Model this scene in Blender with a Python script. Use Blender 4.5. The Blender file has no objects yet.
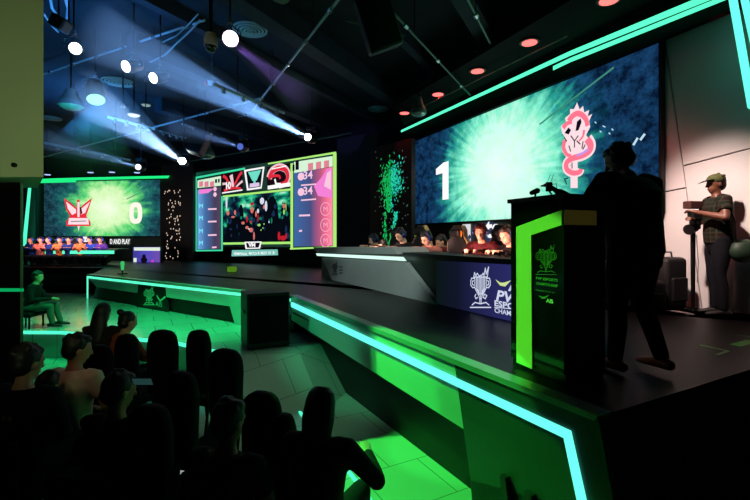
import bpy, bmesh, math, random
from mathutils import Vector, Matrix, noise
random.seed(7)
R = math.radians
F, CX, HY, CH, DECK = 430.0, 375.0, 237.0, 2.1, 1.1
CEIL = 6.2
sc = bpy.context.scene
COL = sc.collection

# ---------------------------------------------------------------- helpers
def lin(c):
    return tuple(((v/255)/12.92 if v/255 <= .04045 else ((v/255+.055)/1.055)**2.4) for v in c)

_m = {}
def mat(name, c, rough=.6, metal=0, spec=.5, vary=0, scale=8, bump=0):
    if name in _m: return _m[name]
    if rough >= .7: spec = min(spec, .12)
    m = bpy.data.materials.new(name); m.use_nodes = True
    nt = m.node_tree; b = nt.nodes['Principled BSDF']
    b.inputs['Base Color'].default_value = (*lin(c), 1)
    b.inputs['Roughness'].default_value = rough
    b.inputs['Metallic'].default_value = metal
    b.inputs['Specular IOR Level'].default_value = spec
    if vary or bump:
        tc = nt.nodes.new('ShaderNodeTexCoord'); n = nt.nodes.new('ShaderNodeTexNoise')
        n.inputs['Scale'].default_value = scale; n.inputs['Detail'].default_value = 4
        nt.links.new(tc.outputs['Object'], n.inputs['Vector'])
        if vary:
            r = nt.nodes.new('ShaderNodeValToRGB')
            r.color_ramp.elements[0].position = .3; r.color_ramp.elements[1].position = .7
            l = lin(c)
            r.color_ramp.elements[0].color = (*[v*(1-vary) for v in l], 1)
            r.color_ramp.elements[1].color = (*[min(1, v*(1+vary)) for v in l], 1)
            nt.links.new(n.outputs['Fac'], r.inputs['Fac'])
            nt.links.new(r.outputs['Color'], b.inputs['Base Color'])
        if bump:
            bp = nt.nodes.new('ShaderNodeBump'); bp.inputs['Strength'].default_value = bump
            bp.inputs['Distance'].default_value = .01
            nt.links.new(n.outputs['Fac'], bp.inputs['Height'])
            nt.links.new(bp.outputs['Normal'], b.inputs['Normal'])
    _m[name] = m
    return m

def emis(name, c, s=1.0):
    if name in _m: return _m[name]
    m = bpy.data.materials.new(name); m.use_nodes = True
    nt = m.node_tree; nt.nodes.clear()
    e = nt.nodes.new('ShaderNodeEmission'); o = nt.nodes.new('ShaderNodeOutputMaterial')
    e.inputs['Color'].default_value = (*lin(c), 1); e.inputs['Strength'].default_value = s
    nt.links.new(e.outputs[0], o.inputs['Surface'])
    _m[name] = m
    return m

MW = {}
def thing(name, label, cat, loc=(0, 0, 0), rotz=0, group=None):
    o = bpy.data.objects.new(name, None); COL.objects.link(o)
    o.empty_display_size = .1
    o.location = loc; o.rotation_euler = (0, 0, rotz)
    o['label'] = label; o['category'] = cat
    if group: o['group'] = group
    MW[o.name] = Matrix.Translation(Vector(loc)) @ Matrix.Rotation(rotz, 4, 'Z')
    return o

def finish(bm, smooth):
    bmesh.ops.recalc_face_normals(bm, faces=bm.faces) if smooth != 'flat' else None

def part(name, bm, m, parent, world=True, smooth=False, label=None, keep=False):
    """links bm as ONE mesh under parent; world=True: coordinates are world"""
    pm = MW[parent.name]
    if world: bm.transform(pm.inverted())
    if not keep: bmesh.ops.recalc_face_normals(bm, faces=bm.faces)
    me = bpy.data.meshes.new(name); bm.to_mesh(me); bm.free()
    if smooth:
        for p in me.polygons: p.use_smooth = True
    for x in (m if isinstance(m, list) else [m]): me.materials.append(x)
    o = bpy.data.objects.new(name, me); COL.objects.link(o); o.parent = parent
    MW[o.name] = pm
    if label: o['label'] = label
    return o

def loose(name, bm, m, parent, keep=False, label=None):
    """one part per connected piece"""
    bm.verts.ensure_lookup_table(); seen = set()
    for v in list(bm.verts):
        if v in seen: continue
        comp = {v}; st = [v]
        while st:
            x = st.pop()
            for e in x.link_edges:
                o_ = e.other_vert(x)
                if o_ not in comp: comp.add(o_); st.append(o_)
        seen |= comp
        nb_ = bmesh.new(); mp = {w_: nb_.verts.new(w_.co) for w_ in comp}
        for f_ in {f_ for w_ in comp for f_ in w_.link_faces}: nb_.faces.new([mp[w_] for w_ in f_.verts])
        part(name, nb_, m, parent, label=label)
    bm.free()

def single(name, bm, m, label=None, cat=None, group=None, kind=None, smooth=False, keep=False):
    if not keep: bmesh.ops.recalc_face_normals(bm, faces=bm.faces)
    lo = Vector((min(v.co.x for v in bm.verts), min(v.co.y for v in bm.verts), min(v.co.z for v in bm.verts)))
    hi = Vector((max(v.co.x for v in bm.verts), max(v.co.y for v in bm.verts), max(v.co.z for v in bm.verts)))
    loc = Vector(((lo.x+hi.x)/2, (lo.y+hi.y)/2, lo.z))
    bm.transform(Matrix.Translation(-loc))
    me = bpy.data.meshes.new(name); bm.to_mesh(me); bm.free()
    if smooth:
        for p in me.polygons: p.use_smooth = True
    for x in (m if isinstance(m, list) else [m]): me.materials.append(x)
    o = bpy.data.objects.new(name, me); COL.objects.link(o); o.location = loc
    if label: o['label'] = label
    if cat: o['category'] = cat
    if group: o['group'] = group
    if kind: o['kind'] = kind
    MW[o.name] = Matrix.Translation(loc)
    return o

def at(px, py, d):
    return Vector(((px-CX)/F*d, d, CH-(py-HY)/F*d))
def ground(px, py, z=0.0):
    return at(px, py, F*(CH-z)/(py-HY))

def prism(bm, pts, z0, z1):
    a = [bm.verts.new((p[0], p[1], z0)) for p in pts]; b = [bm.verts.new((p[0], p[1], z1)) for p in pts]
    n = len(pts)
    bm.faces.new(a[::-1]); bm.faces.new(b)
    for i in range(n): bm.faces.new((a[i], a[(i+1) % n], b[(i+1) % n], b[i]))

def box(bm, c, s, M=None):
    M = M or Matrix.Identity(4)
    mm = Matrix.Translation(Vector(c)) @ M @ Matrix.Diagonal((s[0], s[1], s[2], 1))
    bmesh.ops.create_cube(bm, size=1, matrix=mm)

def bbox(bm, c, s, bev=.01, M=None, seg=2):
    t = bmesh.new(); bmesh.ops.create_cube(t, size=1, matrix=Matrix.Diagonal((*s, 1)))
    bmesh.ops.bevel(t, geom=t.edges[:], offset=bev, segments=seg, affect='EDGES', profile=.5)
    t.transform(Matrix.Translation(Vector(c)) @ (M or Matrix.Identity(4)))
    merge(bm, t)

def merge(bm, t):
    me = bpy.data.meshes.new('tmp'); t.to_mesh(me); t.free(); bm.from_mesh(me); bpy.data.meshes.remove(me)

def ring_frame(d, side=None):
    d = d.normalized()
    s = Vector(side) if side else (Vector((0, 0, 1)) if abs(d.z) < .9 else Vector((1, 0, 0)))
    x = s - d*s.dot(d)
    if x.length < 1e-4: x = d.orthogonal()
    x.normalize(); y = d.cross(x)
    return x, y

def tube(bm, pts, rad, seg=10, side=None, round_=True):
    """loft of elliptic rings; rad: float or (rx,ry) per point"""
    pts = [Vector(p) for p in pts]; n = len(pts)
    if not isinstance(rad, (list, tuple)): rad = [rad]*n
    rings = []
    P, D, Q = [], [], []
    for i in range(n):
        d = (pts[min(i+1, n-1)]-pts[max(i-1, 0)])
        P.append(pts[i]); D.append(d.normalized()); Q.append(rad[i] if isinstance(rad[i], tuple) else (rad[i], rad[i]))
    if round_:
        r0, r1 = max(Q[0]), max(Q[-1])
        for k, f in ((1, .87), (2, .5)):
            P.insert(0, pts[0]-D[0]*0 - D[0]*r0*(.5 if k == 1 else .87)); D.insert(0, D[0]); Q.insert(0, (rad_(rad[0])[0]*f, rad_(rad[0])[1]*f))
            P.append(pts[-1]+D[-1]*r1*(.5 if k == 1 else .87)); D.append(D[-1]); Q.append((rad_(rad[-1])[0]*f, rad_(rad[-1])[1]*f))
    for p, d, q in zip(P, D, Q):
        x, y = ring_frame(d, side)
        rings.append([bm.verts.new(p + x*q[0]*math.cos(2*math.pi*k/seg) + y*q[1]*math.sin(2*math.pi*k/seg)) for k in range(seg)])
    for a, b in zip(rings, rings[1:]):
        for k in range(seg): bm.faces.new((a[k], a[(k+1) % seg], b[(k+1) % seg], b[k]))
    bm.faces.new(rings[0][::-1]); bm.faces.new(rings[-1])
def rad_(r): return r if isinstance(r, tuple) else (r, r)

def cyl(bm, a, b, r0, r1=None, seg=12):
    tube(bm, [a, b], [r0, r0 if r1 is None else r1], seg, round_=False)

def ball(bm, c, r, M=None, u=16, v=12):
    r = r if isinstance(r, (tuple, list)) else (r, r, r)
    bmesh.ops.create_uvsphere(bm, u_segments=u, v_segments=v, radius=1,
        matrix=Matrix.Translation(Vector(c)) @ (M or Matrix.Identity(4)) @ Matrix.Diagonal((*r, 1)))

def remesh(bm, vox, smooth=2, deci=None):
    me = bpy.data.meshes.new('t'); bmesh.ops.recalc_face_normals(bm, faces=bm.faces); bm.to_mesh(me); bm.free()
    o = bpy.data.objects.new('t', me); COL.objects.link(o)
    md = o.modifiers.new('r', 'REMESH'); md.mode = 'VOXEL'; md.voxel_size = vox
    if smooth:
        s = o.modifiers.new('s', 'SMOOTH'); s.factor = .5; s.iterations = smooth
    dg = bpy.context.evaluated_depsgraph_get(); dg.update()
    nm = bpy.data.meshes.new_from_object(o.evaluated_get(dg))
    b = bmesh.new(); b.from_mesh(nm)
    bpy.data.objects.remove(o); bpy.data.meshes.remove(me); bpy.data.meshes.remove(nm)
    return b

class Plane:
    """vertical plane: u to the right, z up, front towards the viewer"""
    def __init__(s, th, p):
        t = R(th); s.n = Vector((math.cos(t), math.sin(t), 0)); s.r = Vector((math.sin(t), -math.cos(t), 0)); s.p = p
    def uz(s, px, py, off=0):
        k = (px-CX)/F; y = (s.p-off)/(s.n.x*k+s.n.y)
        P = Vector((k*y, y, CH-(py-HY)/F*y)); return (s.r.dot(P), P.z)
    def u(s, px, off=0): return s.uz(px, HY, off)[0]
    def pt(s, u, z, off=0): return s.n*(s.p-off) + s.r*u + Vector((0, 0, z))
    def mat(s, off=0):
        M = Matrix((s.r, Vector((0, 0, 1)), -s.n)).transposed().to_4x4()
        return Matrix.Translation(s.n*(s.p-off)) @ M
    def slab(s, bm, uzs, off, th):
        a = [bm.verts.new(s.pt(u, z, off)) for u, z in uzs]; b = [bm.verts.new(s.pt(u, z, off-th)) for u, z in uzs]
        n = len(uzs); bm.faces.new(a); bm.faces.new(b[::-1])
        for i in range(n): bm.faces.new((a[(i+1) % n], a[i], b[i], b[(i+1) % n]))
    def pslab(s, bm, pts, off, th): s.slab(bm, [s.uz(x, y, off) for x, y in pts], off, th)
    def flat(s, bm, pts, off, uv=None):
        a = [bm.verts.new(s.pt(*s.uz(x, y, off), off)) for x, y in pts]
        f = bm.faces.new(a); return f
    def line(s, bm, pts, w, off, close=False):
        """stroke of width w metres along pixel points"""
        q = [Vector(s.uz(x, y, off)) for x, y in pts]
        if close: q.append(q[0])
        for a, b in zip(q, q[1:]):
            d = (b-a)
            if d.length < 1e-5: continue
            d.normalize(); nn = Vector((-d.y, d.x))*w/2; a2 = a-d*w/2; b2 = b+d*w/2
            bm.faces.new([bm.verts.new(s.pt(*v, off)) for v in (a2-nn, b2-nn, b2+nn, a2+nn)])
    def ribbon(s, bm, pts, w, off):
        q = [Vector(s.uz(x, y, off)) for x, y in pts]; c = []
        for i in range(len(q)-1):
            p0, p1, p2, p3 = q[max(i-1, 0)], q[i], q[i+1], q[min(i+2, len(q)-1)]
            for k in range(5):
                t_ = k/5; c.append(.5*((2*p1)+(p2-p0)*t_+(2*p0-5*p1+4*p2-p3)*t_*t_+(3*p1-p0-3*p2+p3)*t_**3))
        c.append(q[-1]); n_ = len(c); L_, R_ = [], []
        for i in range(n_):
            d = (c[min(i+1, n_-1)]-c[max(i-1, 0)]).normalized(); nn = Vector((-d.y, d.x))*w/2*(1-.35*(i/n_))
            L_.append(bm.verts.new(s.pt(*(c[i]+nn), off))); R_.append(bm.verts.new(s.pt(*(c[i]-nn), off)))
        for i in range(n_-1): bm.faces.new((R_[i], R_[i+1], L_[i+1], L_[i]))
    def disc(s, bm, px, py, rx, ry, off, n=20):
        c = s.uz(px, py, off)
        bm.faces.new([bm.verts.new(s.pt(c[0]+rx*math.cos(2*math.pi*k/n), c[1]+ry*math.sin(2*math.pi*k/n), off)) for k in range(n)])
    def text(s, bm, txt, px, py, h, off, width=None, bold=0, shear=0, M=None):
        """text whose lower left corner sits at the pixel; h cap height in m, width in m"""
        cu = bpy.data.curves.new('t', 'FONT'); cu.body = txt; cu.size = 1; cu.offset = bold; cu.shear = shear
        cu.resolution_u = 3
        o = bpy.data.objects.new('t', cu); COL.objects.link(o)
        dg = bpy.context.evaluated_depsgraph_get(); dg.update()
        me = bpy.data.meshes.new_from_object(o.evaluated_get(dg))
        xs = [v.co.x for v in me.vertices]; ys = [v.co.y for v in me.vertices]
        sx = width/(max(xs)-min(xs)) if width else h/.7; sy = h/(max(ys)-min(ys))
        u, z = s.uz(px, py, off)
        MM = (M or s.mat(off)) @ Matrix.Translation((u, z, 0)) @ Matrix.Diagonal((sx, sy, 1, 1)) @ Matrix.Translation((-min(xs), -min(ys), 0))
        me.transform(MM); bm.from_mesh(me)
        bpy.data.objects.remove(o); bpy.data.curves.remove(cu); bpy.data.meshes.remove(me)

def uvquad(pl, uzs, off):
    """rectangle with 0..1 uv"""
    bm = bmesh.new(); uvl = bm.loops.layers.uv.new('UVMap')
    f = bm.faces.new([bm.verts.new(pl.pt(u, z, off)) for u, z in uzs])
    for l, c in zip(f.loops, ((0, 0), (1, 0), (1, 1), (0, 1))): l[uvl].uv = c
    return bm

def spot(name, loc, aim, power, color, angle=40, blend=.4, radius=.05):
    l = bpy.data.lights.new(name, 'SPOT'); l.energy = power; l.color = color
    l.spot_size = R(angle); l.spot_blend = blend; l.shadow_soft_size = radius
    o = bpy.data.objects.new(name, l); COL.objects.link(o); o.location = loc
    o.rotation_euler = (Vector(aim)-Vector(loc)).to_track_quat('-Z', 'Y').to_euler()
    return o

# ---------------------------------------------------------------- materials
BLACK = mat('black_carpet', (16, 15, 15), .55, spec=.3, vary=.3, scale=30)
DECKM = mat('black_stage_floor', (9, 8, 7), .42, spec=.22, vary=.25, scale=6, bump=.05)
BLKP = mat('black_painted_board', (14, 15, 15), .5, spec=.35)
BLKG = mat('black_gloss_acrylic', (8, 9, 9), .12, spec=.6)
BLKM = mat('black_metal', (22, 23, 25), .4, metal=.6)
GREY = mat('satin_grey_panel', (150, 152, 152), .35, spec=.5, vary=.05, scale=3)
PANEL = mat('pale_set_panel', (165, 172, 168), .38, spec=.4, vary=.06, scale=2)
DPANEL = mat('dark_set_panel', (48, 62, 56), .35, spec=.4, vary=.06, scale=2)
RAIL = mat('brushed_rail', (150, 160, 160), .3, metal=.4)
CYAN = emis('cyan_led', (88, 250, 192), 1.3)
CYANB = emis('cyan_led_near', (100, 255, 222), 1.35)
GLED = emis('green_led', (30, 235, 130), 1.1)
MINT = emis('mint_led', (80, 255, 200), 1.2)
WHITE = emis('screen_white', (255, 255, 255), 1.0)
STEEL = mat('galvanised_steel', (170, 182, 195), .35, metal=.35)
CHROME = mat('bare_metal', (190, 195, 200), .25, metal=.9)

# ---------------------------------------------------------------- planes
S1 = Plane(28.3, 2.24)      # right stage front
S2 = Plane(56, 5.25)        # centre stage front
W1 = Plane(24.5, 6.72)       # right wall
SC1 = Plane(24.5, 6.6)      # right screen
SC2 = Plane(56, 10.9)
SC3 = Plane(82, 17.1)
DK = Plane(27.5, 3.76)      # right desk front

# ---------------------------------------------------------------- room shell
fl = bmesh.new(); prism(fl, [(-17, -4), (9, -4), (9, 21), (-17, 21)], -.1, 0)
def floor_mat():
    m = bpy.data.materials.new('pale_glossy_floor_tiles'); m.use_nodes = True; nt = m.node_tree
    b = nt.nodes['Principled BSDF']; b.inputs['Roughness'].default_value = .15; b.inputs['Specular IOR Level'].default_value = .6
    g = nt.nodes.new('ShaderNodeNewGeometry'); mp = nt.nodes.new('ShaderNodeMapping')
    mp.inputs['Rotation'].default_value = (0, 0, R(-28.3)); mp.inputs['Location'].default_value = (.12, .2, 0)
    br = nt.nodes.new('ShaderNodeTexBrick'); br.offset = .5
    br.inputs['Scale'].default_value = 1; br.inputs['Brick Width'].default_value = .6; br.inputs['Row Height'].default_value = .6
    br.inputs['Mortar Size'].default_value = .004; br.inputs['Mortar Smooth'].default_value = 0
    br.inputs['Color1'].default_value = (*lin((164, 162, 156)), 1); br.inputs['Color2'].default_value = (*lin((160, 158, 153)), 1)
    br.inputs['Mortar'].default_value = (*lin((96, 96, 92)), 1)
    nt.links.new(g.outputs['Position'], mp.inputs['Vector']); nt.links.new(mp.outputs[0], br.inputs['Vector'])
    nt.links.new(br.outputs['Color'], b.inputs['Base Color'])
    return m
FLOOR = floor_mat()
single('floor', fl, FLOOR, kind='structure')

# raised apron in front of the centre stage
ap = [(-16.5, 7.7), (-5.43, 7.46), (-3.13, 6.74), (-1.865, 5.94), (-1.05, 6.02), (-.72, 7.0), (-1.6, 7.8), (-8, 12.3), (-16.5, 14)]
b = bmesh.new(); prism(b, ap, 0.001, .47)
single('trim_1', b, FLOOR, kind='structure')
b = bmesh.new()   # short ramp down from the apron to the aisle
tp = [(-1.865, 5.94, .469), (-1.05, 6.02, .469), (-.72, 7.0, .469)]; lo = [(-1.72, 5.0, .002), (-.62, 5.15, .002), (-.1, 6.6, .002)]
tv = [b.verts.new(v) for v in tp]; lv = [b.verts.new(v) for v in lo]; bv = [b.verts.new((v[0], v[1], .0015)) for v in tp]
for i in (0, 1):
    b.faces.new((lv[i], lv[i+1], tv[i+1], tv[i])); b.faces.new((lv[i], bv[i], bv[i+1], lv[i+1]))
b.faces.new((tv[0], bv[0], lv[0])); b.faces.new((tv[2], lv[2], bv[2]))
for i in (0, 1): b.faces.new((tv[i], tv[i+1], bv[i+1], bv[i]))
single('floor_ramp', b, FLOOR, kind='structure')

c = bmesh.new(); prism(c, [(-17, -4), (9, -4), (9, 21), (-17, 21)], CEIL, CEIL+.1)
CEILM = mat('dark_painted_ceiling', (30, 36, 44), .8, vary=.2, scale=1.5)
single('ceiling', c, CEILM, kind='structure')

def wallseg(name, a, b_, th, m, z1=CEIL, z0=0):
    a = Vector((*a, 0)); b_ = Vector((*b_, 0)); d = (b_-a).normalized(); n = Vector((-d.y, d.x, 0))*th
    bm = bmesh.new(); prism(bm, [a, b_, b_+n, a+n], z0, z1)
    return single(name, bm, m, kind='structure')
WALLD = mat('black_wall_paint', (20, 22, 26), .7, vary=.2, scale=2)
wallseg('wall_left', (-16.9, 21), (-16.9, -4), -.1, WALLD)
wallseg('wall_front', (-17, -3.9), (9, -3.9), -.1, WALLD)
wallseg('wall_back', (-17, 20.6), (1.2, 19.0), .1, WALLD)
P12 = (1.106, 14.45)
wallseg('wall_middle', (-5.2, 18.7), P12, .1, WALLD)
# white right wall made of three cladding panels with dark gaps (x px of seams read on the wall plane)
BACK = mat('wall_backing', (20, 18, 18), .8)
u0, u1 = W1.u(405), W1.u(900)
b = bmesh.new(); W1.slab(b, [(u0, 0), (u1, 0), (u1, CEIL), (u0, CEIL)], -.06, .1)
single('wall_right', b, BACK, kind='structure')
CLAD = mat('white_wall_cladding', (205, 200, 200), .55, spec=.3, vary=.03, scale=2)
def seam(py): return 666 + (py-50)*(688-666)/150.0
tops = [(640, 8), (662, 8)]
n = 1
def clad(pts):
    global n
    n += 1
    bm = bmesh.new(); W1.pslab(bm, pts, 0, .05); single('trim_%d' % n, bm, CLAD, kind='structure')
uz = W1.uz
def Lx(z, px_top=seam(8), ): return z
# left panels
clad([(640, 330), (704, 330), (seam(189)-.6, 188.5), (640, 197)])
clad([(640, 195.5), (seam(187)-.6, 187), (seam(-60)-.6, -60), (640, -60)])
clad([(705.5, 330), (960, 330), (960, 94), (seam(166)+.6, 166.5)])
clad([(seam(165)+.6, 165), (960, 92.5), (960, -200), (seam(-60)+.6, -60)])

# ceiling beams
BEAM = mat('ceiling_beam_paint', (40, 48, 60), .7, vary=.2, scale=2)
db = Vector((.463, .886, 0)); nb = Vector((.886, -.463, 0))
for i, k in enumerate((-11.5, -9.9, -8.3, -6.7, -5.1, -3.5, -1.9, -.3, 1.5, 3.2)):
    bm = bmesh.new(); w = .18 if i % 2 else .34
    a = nb*k + db*(-3 if k > -4 else 1.5+(-k-4)*.9); e = nb*k + db*(17.5 + k*.2)
    if k > -1: e = nb*k + db*(11.5 - k*1.2)
    M = Matrix.Identity(4)
    prism(bm, [a+nb*w/2, e+nb*w/2, e-nb*w/2, a-nb*w/2], CEIL-(.22 if i % 2 else .4), CEIL-.002)
    single('trim_%d' % (20+i), bm, BEAM, kind='structure')
# lowered soffit above the right screen
SOFF = mat('black_soffit', (7, 7, 8), .8, spec=.1)
P5 = Plane(24.5, 5.15)
a, bb, c2, d2 = P5.pt(P5.u(392), 0), P5.pt(P5.u(900), 0), W1.pt(W1.u(900), 0, .02), W1.pt(W1.u(409), 0, .02)
bm = bmesh.new(); prism(bm, [a, bb, c2, d2], 5.52, 5.7); single('trim_40', bm, SOFF, kind='structure')
PF = Plane(24.5, 6.42)
bm = bmesh.new(); PF.slab(bm, [(PF.u(401), 5.0), (PF.u(900), 5.0), (PF.u(900), 5.52), (PF.u(401), 5.52)], 0, .1)
# fascia wedge (dark) between the LED lines and the screen top
single('trim_41', bm, SOFF, kind='structure')

# ---------------------------------------------------------------- stage platforms
deck = [ground(598, 416, DECK), ground(291, 296, DECK)]
C0 = deck[1]
C1 = S2.pt(S2.u(88.5), 0)
E = S1.pt(S1.u(598), 0) + S1.n*6.5
dpts = [S1.pt(S1.u(600), 0, -.02), S1.pt(S1.u(600), 0, -.02)+S1.n*5.35, W1.pt(W1.u(880), 0, .07)]
dpts += [W1.pt(W1.u(409), 0, .07), (-4.9, 18.2, 0), (-16.6, 20.0, 0), (-16.6, 14.0, 0), (-8.75, 13.9, 0), S2.pt(S2.u(90), 0, -.03), S2.pt(S2.u(289), 0, -.03), S1.pt(S1.u(292), 0, -.02)]
bm = bmesh.new(); prism(bm, [(p[0], p[1]) for p in dpts], .9, DECK)
single('floor_stage', bm, DECKM, kind='structure')
# recessed black plinth
bm = bmesh.new()
pp = [S1.pt(S1.u(600), 0, -.16), S1.pt(S1.u(600), 0, -.16)+S1.n*5.0, W1.pt(W1.u(860), 0, .2)]
pp += [W1.pt(W1.u(420), 0, .2), (-4.9, 17.9, 0), (-16.4, 19.8, 0), (-16.4, 14.1, 0), (-8.75, 14.05, 0), S2.pt(S2.u(93), 0, -.12), S2.pt(S2.u(289), 0, -.25), S1.pt(S1.u(293), 0, -.16)]
prism(bm, [(p[0], p[1]) for p in pp], 0.002, .9)
single('floor_stage_base', bm, BLKP, kind='structure')

# right stage front panel
t = thing('stage_front_panel', 'long angled green-lit panel along the right stage edge beside the white floor tiles', 'panel', S1.pt(S1.u(450), 0))
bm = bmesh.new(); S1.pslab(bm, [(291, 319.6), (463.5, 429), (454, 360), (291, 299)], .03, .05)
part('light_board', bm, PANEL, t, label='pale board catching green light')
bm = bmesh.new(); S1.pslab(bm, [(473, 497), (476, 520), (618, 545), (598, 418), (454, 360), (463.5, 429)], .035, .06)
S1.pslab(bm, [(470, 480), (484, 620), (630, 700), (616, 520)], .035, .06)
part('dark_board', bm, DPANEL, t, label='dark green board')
bm = bmesh.new(); S1.pslab(bm, [(290.5, 298.6), (594, 421), (598, 415.5), (290.5, 295)], .05, .12)
part('top_rail', bm, RAIL, t)
bm = bmesh.new(); S1.pslab(bm, [(291, 306.8), (563.5, 438), (569, 431.5), (291, 302.3)], .055, .03)
S1.pslab(bm, [(563.5, 438), (584, 535), (592, 535), (569, 431.5)], .055, .03)
part('led_strip', bm, CYANB, t)
bm = bmesh.new(); S1.pslab(bm, [(608, 520), (617, 520), (598, 417), (592.5, 421)], .045, .03)
part('end_trim', bm, DPANEL, t)
# tops of black cut-out letters
LETG = mat('black_letter_faces', (8, 8, 8), .4)
bm = bmesh.new()
S1.pslab(bm, [(503, 520), (511, 524), (505, 478), (499.5, 475)], .08, .05)
S1.pslab(bm, [(526, 530), (538, 536), (531, 496), (523.5, 491)], .08, .05)
loose('lettering', bm, LETG, t, label='tops of two upright black letters')
bm = bmesh.new()
S1.pslab(bm, [(293, 314), (308, 321), (306, 319), (293, 311.6)], .05, .02)
part('handle_slot', bm, BLKP, t)

# centre stage front
t = thing('stage_front_panel', 'low centre stage front with one glowing strip and two small logos below the middle screen', 'panel', S2.pt(S2.u(170), .47))
z = lambda h: CH-h
uA, uB = S2.u(89), S2.u(292)
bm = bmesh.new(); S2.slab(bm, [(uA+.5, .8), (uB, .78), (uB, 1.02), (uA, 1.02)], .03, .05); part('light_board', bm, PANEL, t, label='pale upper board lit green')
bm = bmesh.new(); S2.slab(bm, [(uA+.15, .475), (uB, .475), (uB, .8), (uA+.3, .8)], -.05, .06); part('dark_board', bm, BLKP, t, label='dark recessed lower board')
bm = bmesh.new(); S2.slab(bm, [(uA-.02, 1.065), (uB, 1.065), (uB, 1.11), (uA-.02, 1.11)], .05, .12); part('top_rail', bm, RAIL, t)
bm = bmesh.new(); S2.slab(bm, [(uA, 1.01), (uB, 1.01), (uB, 1.06), (uA, 1.06)], .055, .03)
S2.slab(bm, [(uA+.0, .475), (uA+.06, .475), (uA+.07, 1.06), (uA, 1.06)], .055, .012); part('led_strip', bm, CYAN, t)
bm = bmesh.new(); a0 = S2.u(228.5); S2.slab(bm, [(a0+.25, .475), (a0+.5, .475), (a0+.45, 1.0), (a0, 1.0)], .05, .05); part('slanted_post', bm, PANEL, t)
a1, a2 = S2.u(138), S2.u(169)
bm = bmesh.new(); S2.slab(bm, [(a1, .475), (a2, .475), (a2-.08, 1.0), (a1+.08, 1.0)], .035, .04); part('logo_board', bm, BLKP, t)
LOGO = mat('pale_green_print', (160, 200, 170), .5)
def trophy(pl, bm, px, py, sx, sy, w, off):
    """line-drawn circuit trophy, centre top at px,py, size in px"""
    X = lambda a: px+a*sx; Y = lambda b_: py+b_*sy
    Ls = [[(-.42, 0), (-.42, .34), (-.3, .46), (-.12, .6), (-.05, .72), (-.05, .84)], [(.42, 0), (.42, .34), (.3, .46), (.12, .6), (.05, .72), (.05, .84)],
          [(-.42, .04), (-.66, .04), (-.72, .12), (-.72, .26), (-.6, .34), (-.42, .34)], [(.42, .04), (.66, .04), (.72, .12), (.72, .26), (.6, .34), (.42, .34)],
          [(-.52, .12), (-.6, .14), (-.6, .24), (-.52, .26)], [(.52, .12), (.6, .14), (.6, .24), (.52, .26)],
          [(-.3, .03), (-.3, .38), (-.1, .56)], [(.3, .03), (.3, .38), (.1, .56)], [(-.2, .03), (-.2, .4), (-.06, .54)], [(.2, .03), (.2, .4), (.06, .54)],
          [(-.1, .02), (-.1, .46)], [(0, 0), (0, .7)], [(.1, .02), (.1, .46)],
          [(-.5, 0), (-.44, -.14), (-.34, -.04), (-.24, -.12), (-.1, -.03), (.1, -.06), (.2, -.12), (.26, -.04), (.36, -.28), (.42, -.1), (.6, -.32), (.5, 0), (-.5, 0)],
          [(-.34, .56), (-.42, .62), (-.34, .7), (-.22, .66)], [(.34, .56), (.46, .6), (.36, .7), (.2, .66), (.28, .56)],
          [(-.62, .9), (-.4, .82), (-.05, .86), (.05, .86), (.4, .82), (.62, .9)], [(-.75, .98), (.75, .98)]]
    for l in Ls: pl.line(bm, [(X(a), Y(b_)) for a, b_ in l], w, off)
bm = bmesh.new(); trophy(S2, bm, 149, 291, 7, 14, .022, .045)
S2.line(bm, [(157, 296), (160, 301), (165, 297)], .04, .045); S2.text(bm, 'AIS', 155.5, 306, .1, .045, .26)
part('logo', bm, LOGO, t)

# far left stage front edge
bm = bmesh.new(); box(bm, (-12.6, 13.96, .8), (7.6, .06, .55))
single('stage_front_panel', bm, DPANEL, 'dark low stage front below the far left players desk', 'panel')

# floor LED lines
def fstrip(name, pts, z, w, label):
    bm = bmesh.new()
    q = [ground(x, y, z) for x, y in pts]
    for a, b_ in zip(q, q[1:]):
        d = (b_-a).normalized(); nn = Vector((-d.y, d.x, 0))*w/2
        prism(bm, [a-nn, b_-nn, b_+nn, a+nn], z+.001, z+.018)
    return single(name, bm, MINT, label, 'led strip')
fstrip('led_strip', [(291, 402), (366, 494), (371, 503)], 0, .03, 'green light line in the aisle floor beside the right front spectator')
bm = bmesh.new()
q = [Vector((*p, 0)) for p in ap[0:4]]
for a, b_ in zip(q, q[1:]):
    d = (b_-a).normalized(); nn = Vector((d.y, -d.x, 0))
    prism(bm, [a+nn*.0, b_+nn*.0, b_+nn*.03, a+nn*.03], .42, .47)
single('led_strip', bm, MINT, 'long green light line along the step behind the chairs', 'led strip')

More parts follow.
